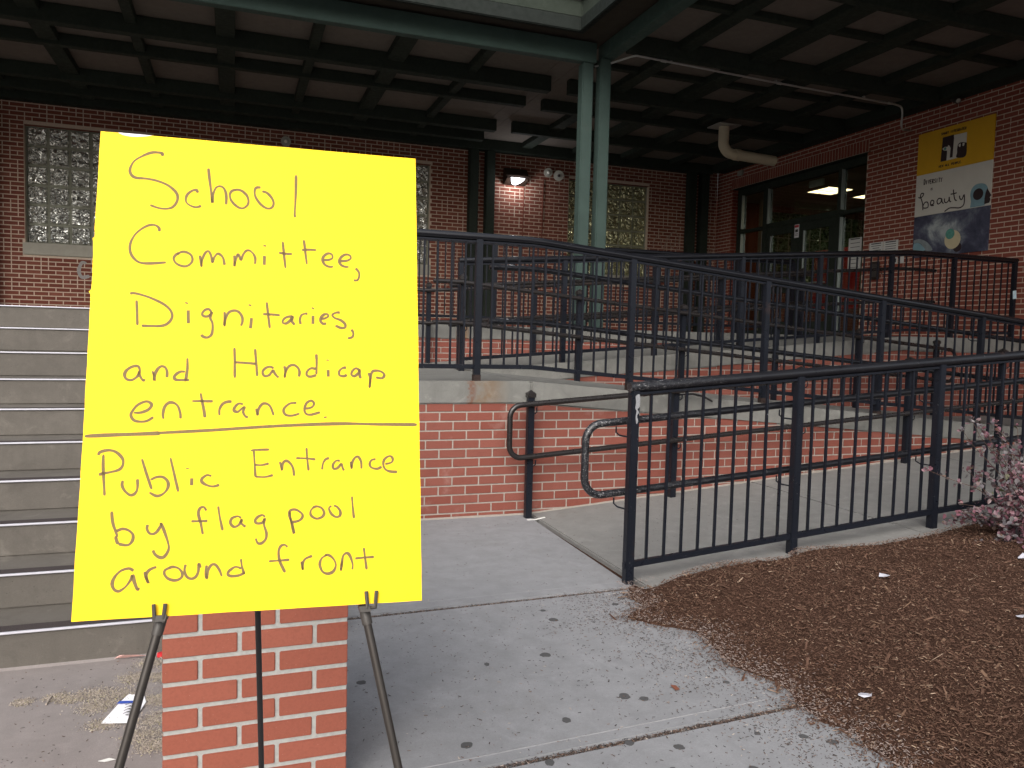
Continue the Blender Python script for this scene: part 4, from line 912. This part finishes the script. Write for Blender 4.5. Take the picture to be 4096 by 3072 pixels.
build('bracket', MB().box(XE-.05, XE-.003, 8.36, 8.44, 4.82, 4.87).tube([(XE-.03, 8.40, 4.84), (XE-.10, 8.40, 4.80)], .015, 8), M['lamp_house'], sc_)
build('body', MB().lathe([(.03, -.09), (.042, -.085), (.045, .06), (.038, .07)], (XE-.13, 8.38, 4.77), (-.3, -.8, -.4), 14), M['plastic'], sc_, smooth=True)
build('lens', MB().lathe([(.03, 0), (.01, .01)], Vector((XE-.13, 8.38, 4.77))+Vector((-.3, -.8, -.4)).normalized()*.07, (-.3, -.8, -.4), 12), M['lens'], sc_, smooth=True)
solid('junction_box', MB().box(XE-.05, XE-.004, 13.35, 13.5, 4.66, 4.76), M['sill'], 'small grey junction box on brick above the far door corner', 'box', org=(XE-.03, 13.42, 4.66), bevel=.005)

# ================================================================== SIGN AND EASEL
B0 = Vector((.0422, 1.32, 1.2844)); BR_ = Vector((.99698, -.077592, -.003106)); BU = Vector((.021676, .239657, .970616)); BN = Vector((-.074567, -.967752, .240616))
bf = lambda u, v, d: B0 + BR_*u + BU*v + BN*d
rim = []
r_ = random.Random(4)
left = [(-.254, .381), (-.2541, .33), (-.2544, .226), (-.2538, .203), (-.2568, .199), (-.2553, .1955), (-.2540, .15), (-.2538, .117), (-.2572, .1132), (-.2548, .109), (-.2538, .05), (-.2537, -.02), (-.253, -.12), (-.2534, -.21), (-.254, -.381)]
def rough(a, b, n, k): return [(a[0]+(b[0]-a[0])*i/n+r_.uniform(-k, k), a[1]+(b[1]-a[1])*i/n+r_.uniform(-k, k)) for i in range(1, n)]
for a, b in zip(left, left[1:]): rim += [a] + rough(a, b, 4, .0004)
rim += [(-.254, -.381)] + rough((-.254, -.381), (.254, -.381), 12, .0003) + [(.254, -.381)] + rough((.254, -.381), (.254, .381), 30, .0003) + [(.254, .381)] + rough((.254, .381), (-.254, .381), 14, .0002)
sg = thing('yellow_sign', B0-BU*.381, 'bright yellow board with handwritten School Committee directions propped on the easel', 'sign')
# the sheet buckles slightly: triangulated grid would be overkill for 5 mm foam board, its lower right corner is dog-eared instead
build('board', MB().prism(rim, bf, -.005, -.0004), M['foam'], sg)
face = build('face', MB().prism(rim, bf, -.0003, .0006), M['yellow'], sg)
il = INK.split('\n'); at = 0
for cnt in (6, 12, 1, 16, 1, 4, 12, 9, 1, 9, 12, 3, 5, 4, 7, 7):     # strokes in each handwritten word
    ink = MB()
    for l in il[at:at+cnt]:
        k_ = pairs(l, 1e-4); ink.ribbon(spline(k_, 5), bf, .0024, .0006, .0009, len(k_) > 2)
    at += cnt; build('handwritten_word', ink, M['ink'], face)
build('ruled_line', MB().ribbon(spline(pairs(RULE, 1e-4), 8), bf, .0030, .0006, .0009), M['ink'], face)
cres = [(-.2287, .3812), (-.2218, .3778), (-.2104, .3761), (-.1991, .3768), (-.1878, .3786), (-.1769, .3812)]
build('sticker', MB().prism(cres, bf, .0006, .0011), M['white'], sg)
build('crease', MB().prism([(.215, -.379), (.2535, -.379), (.2535, -.366)], bf, .0006, .0016), M['yellow'], sg)
ea = thing('easel', (.06, 1.15, 0), 'dark metal tripod easel holding up the yellow sign', 'easel')
def along(p, q, z): p, q = Vector(p), Vector(q); return p+(q-p)*((z-p.z)/(q.z-p.z))
apex = B0 + BU*.33 - BN*.03 + BR_*.01
for top, bot, nm in (((-.102, 1.250, .902), (-.153, 1.207, .71), 'l'), ((.199, 1.226, .896), (.244, 1.165, .667), 'r')):
    t_, b_ = Vector(top), Vector(bot); foot = along(t_, b_, 0.012); kk = along(t_, b_, .56)
    lg = build('leg', MB().tube([tuple(t_), tuple(kk)], .0066, 12).tube([tuple(kk), tuple(foot)], .0053, 12), M['easel'], ea, smooth=True)
    build('upper_tube', MB().tube([tuple(t_), tuple(Vector((t_.x*.35+apex.x*.65, 0, 0))*0 + t_.lerp(apex, .97))], .006, 10), M['easel'], lg, smooth=True)
    build('rubber_foot', MB().lathe([(.006, .03), (.0085, .025), (.009, 0)], foot-Vector((0, 0, .012)), (0, 0, 1), 12), M['plastic'], lg, smooth=True)
    dr = (t_-b_).normalized()
    build('collar', MB().lathe([(.0082, -.012), (.0085, .010), (.007, .0125)], t_-dr*.006, dr, 14), M['plastic'], lg, smooth=True)
    # holder: a little U-shaped cradle gripping the lower edge
    rgt = BR_ if nm == 'r' else BR_
    hb = t_+dr*.008; ax = BR_*.5-BN*0
    skew = Vector((.010, 0, .006)) if nm == 'r' else Vector((-.001, 0, 0))
    h = MB(); e = .0042
    c1 = hb+BN*.006; h.obox(c1, BR_*.0085, BN*.016, dr*.0045)
    for sgn in (-1, 1):
        b1 = hb + BN*.020 + BR_*(.0065*sgn) + skew; tip = b1 + BU*.021 + BR_*(.0016*sgn)
        h.tube([tuple(hb+BN*.012+BR_*(.003*sgn)), tuple(b1-BU*.004), tuple(b1+BU*.004), tuple(tip)], .0030, 8)
    build('holder', h, M['plastic'], lg, smooth=True)
# rear leg, thinner and black
q0 = B0 - BR_*.02 + BU*.10 - BN*.03; q1 = Vector((.068, 1.62, .012))
rl = build('leg', MB().tube([tuple(q0), tuple(q1)], .0052, 10), M['easel_black'], ea, smooth=True)
build('rubber_foot', MB().lathe([(.006, .03), (.0085, .025), (.009, 0)], q1-Vector((0, 0, .012)), (0, 0, 1), 12), M['plastic'], rl, smooth=True)
build('hinge', MB().obox(apex-BN*.004, BR_*.02, BU*.02, BN*.012).tube([tuple(apex-BN*.01), tuple(q0)], .006, 8), M['plastic'], ea)

# ================================================================== MULCH, SHRUB, LITTER
edge = [(1.93, -6), (1.96, 0), (2.0, 1.2), (2.011, 1.842), (2.009, 1.931), (2.002, 2.006), (2.024, 2.088), (1.984, 2.159), (1.987, 2.243), (1.969, 2.3), (2.035, 2.388), (2.039, 2.487), (1.958, 2.634), (1.988, 2.846), (2.03, 3.03), (1.87, 3.18), (1.79, 3.29), (1.95, 3.40), (1.96, 3.594), (2.0, 3.70)]
def edge_x(y):
    for (a, b), (c_, d_) in zip(edge, edge[1:]):
        if b <= y <= d_: return a+(c_-a)*(y-b)/(d_-b)
    return 2.0
topedge = [(2.0, 3.66), (2.15, 3.60), (2.4, 3.70), (2.65, 3.72), (3.0, 3.62), (3.16, 3.72), (3.3, 3.68), (3.6, 3.58), (4.0, 3.57), (4.3, 3.62), (5, 3.6), (9.5, 3.6)]
def edge_y(x):
    for (a, b), (c_, d_) in zip(topedge, topedge[1:]):
        if a <= x <= c_: return b+(d_-b)*(x-a)/(c_-a)
    return 3.6
def mz(x, y):
    ramp_z = max(0, (x-2.07)/12)*max(0, min(1, (y-.2)/3.0))
    inn = max(0.0, min(1, (x-edge_x(y))/.5)); bk = max(0.0, min(1, (edge_y(x)-y)/.35))
    return ramp_z + inn*.055*(.4+.6*bk) + .02*noise.noise((x*2.2, y*2.2, 3))*min(inn, bk+.2) + .006
mb = MB(); nx, ny = 90, 96
for j in range(ny+1):
    for i in range(nx+1):
        v = j/ny; u = (i/nx)**1.6
        y = -6 + (3.66+6)*v**.45; x0 = edge_x(y)+.03*noise.noise((y*9, 1, 0)); x = x0 + (9.5-x0)*u
        y = min(y, edge_y(x))
        mb.v.append((x, y, (mz(x, y) if i else -.012)+.012*noise.noise((x*14, y*14, 0))*min(1, i/3)))
mb.f = [(j*(nx+1)+i, j*(nx+1)+i+1, (j+1)*(nx+1)+i+1, (j+1)*(nx+1)+i) for j in range(ny) for i in range(nx)]
mu = build('mulch_bed', mb, M['mulch'], None, smooth=True, angle=80, fix=False); mu['kind'] = 'structure'
def chips(name, n, place, size, mat, label, cat, flat=.35):
    import numpy as np
    rs = random.Random(hash(name) % 99 if False else len(name)); vs = []; fs = []
    for k in range(n):
        q = place(rs)
        if q is None: continue
        x, y, z = q; l, w_, h = size(rs); yaw = rs.uniform(0, 6.283); pit = rs.gauss(0, flat); rol = rs.gauss(0, flat)
        ca, sa = math.cos(yaw), math.sin(yaw); sp, sr = math.sin(pit), math.sin(rol)
        ax = (ca*l, sa*l, sp*l); bx_ = (-sa*w_, ca*w_, sr*w_); c_ = len(vs); t_ = rs.uniform(.3, 1)
        for s0, s1, s2 in ((-1, -t_, 0), (1, -1, 0), (1, 1, 0), (-1, t_, 0), (-.9, 0, 1), (.9, 0, 1)):
            vs.append((x+ax[0]*s0+bx_[0]*s1, y+ax[1]*s0+bx_[1]*s1, z+ax[2]*s0+bx_[2]*s1+h*s2))
        fs += [(c_, c_+1, c_+5, c_+4), (c_+2, c_+3, c_+4, c_+5), (c_+1, c_+2, c_+5), (c_+3, c_, c_+4)]
    me = bpy.data.meshes.new(name); me.from_pydata(vs, [], fs); me.update()
    o = link(name, me, mat); tag(o, label, cat, kind='stuff'); return o
def place_mulch(r):
    # more of them where the bed is near
    for _ in range(6):
        d_ = 1.9 + 5.6*r.random()**1.1; a_ = rad(r.uniform(17, 66)); x, y = d_*math.sin(a_), d_*math.cos(a_)
        if y < edge_y(x)+.02 and x > edge_x(y)-.05*abs(r.gauss(0, 1)): 
            z = mz(x, y) if x > edge_x(y) else .003
            return x, y, z+r.uniform(-.004, .014)*min(1, max(.2, (x-edge_x(y))*6))
def size_mulch(r):
    l = .0025+.0075*r.random()**2.4+(.018 if r.random() < .012 else 0); return l, max(.0012, l*r.uniform(.10, .32)), r.uniform(.0008, .003)
chips('mulch_chips', 98000, place_mulch, size_mulch, M['chip'], 'brown shredded bark mulch covering the planting bed', 'mulch')
def place_deb(r):
    q = r.random()
    if q < .30:      # drifting away from the bed
        y = r.uniform(1.7, 3.7); x = edge_x(y)-abs(r.gauss(0, .22)); 
    elif q < .50:
        y = r.uniform(1.5, 3.6); x = r.uniform(.4, 2.0)
        if r.random() < .45: return None
    elif q < .93:
        x = r.uniform(.45, 2.0); y = (3.625+(x-.085)*.03 if r.random() < .5 else 2.19+(x-.085)*.0579)+r.gauss(0, .006); return x, y, -.012+r.random()*.008
    else:
        x = r.uniform(.6, 3.5); y = r.uniform(3.7, 5.4)
        if r.random() < .5: return None
    return x, y, zr1(x)+.0008
chips('pavement_debris', 12500, place_deb, lambda r: ((lambda l: (l, max(.0008, l*r.uniform(.2, .4)), .0012))(.0018+.005*r.random()**2.5)), M['fleck'], 'dark bits of bark and twigs scattered over the grey pavement', 'debris', .12)
def place_pale(r):
    y = r.uniform(1.8, 3.75); x = edge_x(y)+abs(r.gauss(0, .09))-.03
    if r.random() < .3: x = r.uniform(2.2, 4.5); y = edge_y(x)-abs(r.gauss(0, .03))+.02
    return x, y, mz(x, y)+.012
chips('pale_chips', 3600, place_pale, lambda r: ((lambda l: (l, l*r.uniform(.2, .45), .0012))(.002+.005*r.random()**2.4)), plain('weathered_chip', (.185, .145, .13), .95, 0, .45, 200), 'greyish weathered bark bits along the edge of the mulch', 'mulch', .3)
moss_c = [(-.476, 3.107, .07), (-.38, 3.07, .08), (-.60, 3.12, .035), (-.55, 3.09, .035), (-.45, 3.0, .06), (-.348, 3.215, .06), (-.30, 3.34, .06), (-.27, 2.74, .07), (-.24, 2.66, .05), (-.407, 2.86, .05), (-.25, 3.0, .06), (-.24, 2.85, .07), (-.70, 3.11, .03), (-.26, 3.2, .05)]
def place_moss(r):
    x, y, s = r.choice(moss_c); return x+r.gauss(0, s*.5), y+r.gauss(0, s*.42), .0006+abs(r.gauss(0, .0025))
chips('dry_grit', 15000, place_moss, lambda r: ((lambda l: (l, l*r.uniform(.4, .8), .002))(.0008+.0022*r.random()**2)), M['moss'], 'drifts of dry tan grit and moss on the brownish pavement by the pier', 'grit', .5)
chips('stair_dust', 900, lambda r: (r.uniform(-2.2, .1), r.uniform(2.4, 3.4), .0008), lambda r: ((lambda l: (l, l*.4, .0012))(.0015+.004*r.random()**2)), M['fleck'], 'small dark specks on the brownish pavement below the steps', 'debris', .1)
# gum
for i, (x, y, s) in enumerate([(1.442, 3.359, .019), (1.249, 2.988, .021), (.982, 2.966, .011), (1.392, 2.547, .021), (1.455, 2.508, .016), (1.109, 2.441, .016), (.725, 2.381, .018), (.946, 2.201, .016), (1.246, 2.235, .016), (1.392, 2.163, .016), (.467, 2.942, .015), (1.828, 3.476, .014), (1.438, 3.489, .012), (1.843, 2.098, .014), (1.912, 2.039, .016), (1.702, 2.163, .01), (1.84, 2.542, .012), (1.3, 2.05, .012), (1.55, 1.98, .015)]):
    r_ = random.Random(i); poly = [(s*(1+.18*r_.uniform(-1, 1))*math.cos(g*.449)*1.15, s*(1+.15*r_.uniform(-1, 1))*math.sin(g*.449)) for g in range(14)]
    o = link('gum_spot', MB().prism(poly, lambda u, v, d: (u, v, d), 0, .0022).mesh(name='gum_spot'), M['gum'], None, (x, y, -.003 if 2.3 < y < 3.62 else -.001)); o.rotation_euler[2] = r_.uniform(0, 6)
    tag(o, 'dark flattened chewing gum spot stuck on the grey pavement', 'gum', 'gum spots on the pavement')
def scrap(name, poly, z, mat, label, cat, curl=.01, th=.0008, part=None):
    mb = MB(); mb.prism(poly, lambda u, v, d: (u, v, z+d+curl*abs(noise.noise((u*23, v*23, 5)))), 0, th)
    cx = sum(p_[0] for p_ in poly)/len(poly); cy = sum(p_[1] for p_ in poly)/len(poly)
    return solid(name, mb, mat, label, cat, org=(cx, cy, z))
env = scrap('paper_scrap', [(-.417, 2.857), (-.33, 2.834), (-.306, 2.902), (-.29, 2.98), (-.302, 3.04), (-.357, 3.068), (-.377, 3.006)], .004, M['white'], 'crumpled white paper with a blue stripe and scribble by the pier', 'paper', .006, .001)
build('stripe', MB().prism([(-.385, 2.985), (-.325, 2.975), (-.322, 2.99), (-.377, 3.003)], lambda u, v, d: (u, v, d), .0115, .0122), M['blue'], env)
scb = MB()
for k in range(4):
    x0, y0 = -.335-.0*k, 2.965-.022*k
    scb.ribbon(spline([(x0-.02, y0), (x0-.005, y0+.012), (x0+.004, y0-.004), (x0-.01, y0-.012), (x0+.006, y0-.016)]), lambda u, v, d: (u, v, d), .0012, .0115, .0122, False)
build('scribble', scb, M['print'], env)
scrap('candy_wrapper', [(-.448, 3.418), (-.41, 3.40), (-.33, 3.405), (-.36, 3.417), (-.40, 3.415), (-.43, 3.422)], .003, M['pink'], 'torn pink wrapper at the foot of the lowest step', 'wrapper', .03)
solid('red_cap', MB().lathe([(.016, 0), (.017, .004), (.015, .014), (.006, .016)], (-.275, 3.405, .0005), (0, 0, 1), 16), M['red'], 'small red plastic cap at the foot of the lowest step', 'cap', smooth=True, org=(-.275, 3.405, 0))
solid('stick', MB().tube([(-.619, 3.063, .005), (-.616, 3.1, .007), (-.612, 3.139, .005)], .0035, 6), M['moss'], 'short pale stick lying on the brownish pavement', 'stick', smooth=True, org=(-.615, 3.1, 0))
scrap('dry_leaf', [(-.39, 2.612), (-.37, 2.602), (-.34, 2.608), (-.36, 2.622)], .002, M['paper'], 'pale dry leaf flat on the brownish pavement', 'leaf', .01)
scrap('dry_leaf', [(1.60, 2.525), (1.622, 2.53), (1.626, 2.565), (1.605, 2.572)], .001, plain('rust_leaf', (.17, .06, .035), .8), 'small rust brown leaf on the grey pavement', 'leaf', .012)
for x, y, s, lb in ((2.197, 2.2, .032, 'crumpled lilac white paper scrap on the mulch near the pavement'), (3.13, 3.05, .033, 'torn white paper scrap in the middle of the mulch'), (4.0, 2.96, .03, 'white paper scrap at the right side of the mulch'), (3.33, 2.46, .025, 'narrow white paper scrap at the right edge of the mulch')):
    r_ = random.Random(int(x*100)); pl_ = [(x+s*(1+.5*r_.uniform(-1, 1))*math.cos(g*1.05), y+s*.7*(1+.5*r_.uniform(-1, 1))*math.sin(g*1.05)) for g in range(6)]
    scrap('paper_scrap', pl_, mz(x, y)+.012, M['scrap'], lb, 'paper', .03)
solid('rubber_strip', MB().tube([(3.36, 5.42, zr2(3.36)+.006), (3.48, 5.405, .915), (3.57, 5.395, .895), (3.66, 5.40, .855)], .008, 6), M['easel_black'], 'black rubber strip hanging over the concrete ramp edge', 'strip', smooth=True, org=(3.5, 5.4, .87))
solid('foot_strap', MB().prism([(2.03, -.001), (2.10, -.001), (2.17, .012), (2.17, .014), (2.10, .003), (2.03, .003)], lambda u, v, d: (u, d, v), 5.265, 5.285), M['paper'], 'pale metal strap end by the foot of the capped handrail post', 'strap', org=(2.1, 5.275, 0))

# barberry shrub at the right edge
sh = thing('barberry_shrub', (4.48, 3.24, mz(4.48, 3.24)), 'purple grey barberry shrub at the right edge by the railing', 'shrub')
rs = random.Random(21); lv = []; lf = []; base = Vector((4.48, 3.24, mz(4.48, 3.24)-.02)); stems = MB()
def leaf(p, d, s):
    d = d.normalized(); side = d.cross(Vector((rs.uniform(-1, 1), rs.uniform(-1, 1), rs.uniform(.2, 1)))).normalized(); n = len(lv); up = side.cross(d)
    for a, b, c_ in ((0, 0, 0), (.45, .30, .05), (.85, .33, .02), (1.08, 0, -.04), (.85, -.33, .02), (.45, -.30, .05)): lv.append(tuple(p + d*(a*s) + side*(b*s) + up*(c_*s)))
    lf.append((n, n+1, n+2, n+3)); lf.append((n, n+3, n+4, n+5))
for k in range(84):
    az = rs.uniform(0, 6.283); el = rs.uniform(.12, 1.25); L = rs.uniform(.35, .78)*(1.0 if el > .5 else .75)
    d = Vector((math.cos(az)*math.cos(el), math.sin(az)*math.cos(el)*.55, math.sin(el)))
    pts = []; q = base+Vector((rs.uniform(-.06, .06), rs.uniform(-.05, .05), 0))
    for i in range(9):
        pts.append(tuple(q)); dd = d + Vector((rs.uniform(-.2, .2), rs.uniform(-.2, .2), rs.uniform(-.15, .1)-.045*i)); q = q + dd.normalized()*(L/8)
    pts = [p_ if p_[1] < 3.68 else (p_[0], 3.68, p_[2]) for p_ in pts]
    stems.tube(pts, .0035, 5, r1=.0012)
    for i in range(2, 9):
        for _ in range(rs.randint(5, 9)):
            p_ = Vector(pts[i]) + Vector((rs.gauss(0, .012), rs.gauss(0, .012), rs.gauss(0, .012))); leaf(p_, Vector((rs.uniform(-1, 1), rs.uniform(-1, 1), rs.uniform(-.5, 1))), rs.uniform(.018, .036))
build('stems', stems, M['twig'], sh, smooth=True, fix=False)
me = bpy.data.meshes.new('foliage'); me.from_pydata([tuple(Vector(v)-root(sh)) for v in lv], [], lf); me.update()
fo = link('foliage', me, M['leaf'], sh); fo['kind'] = 'stuff'
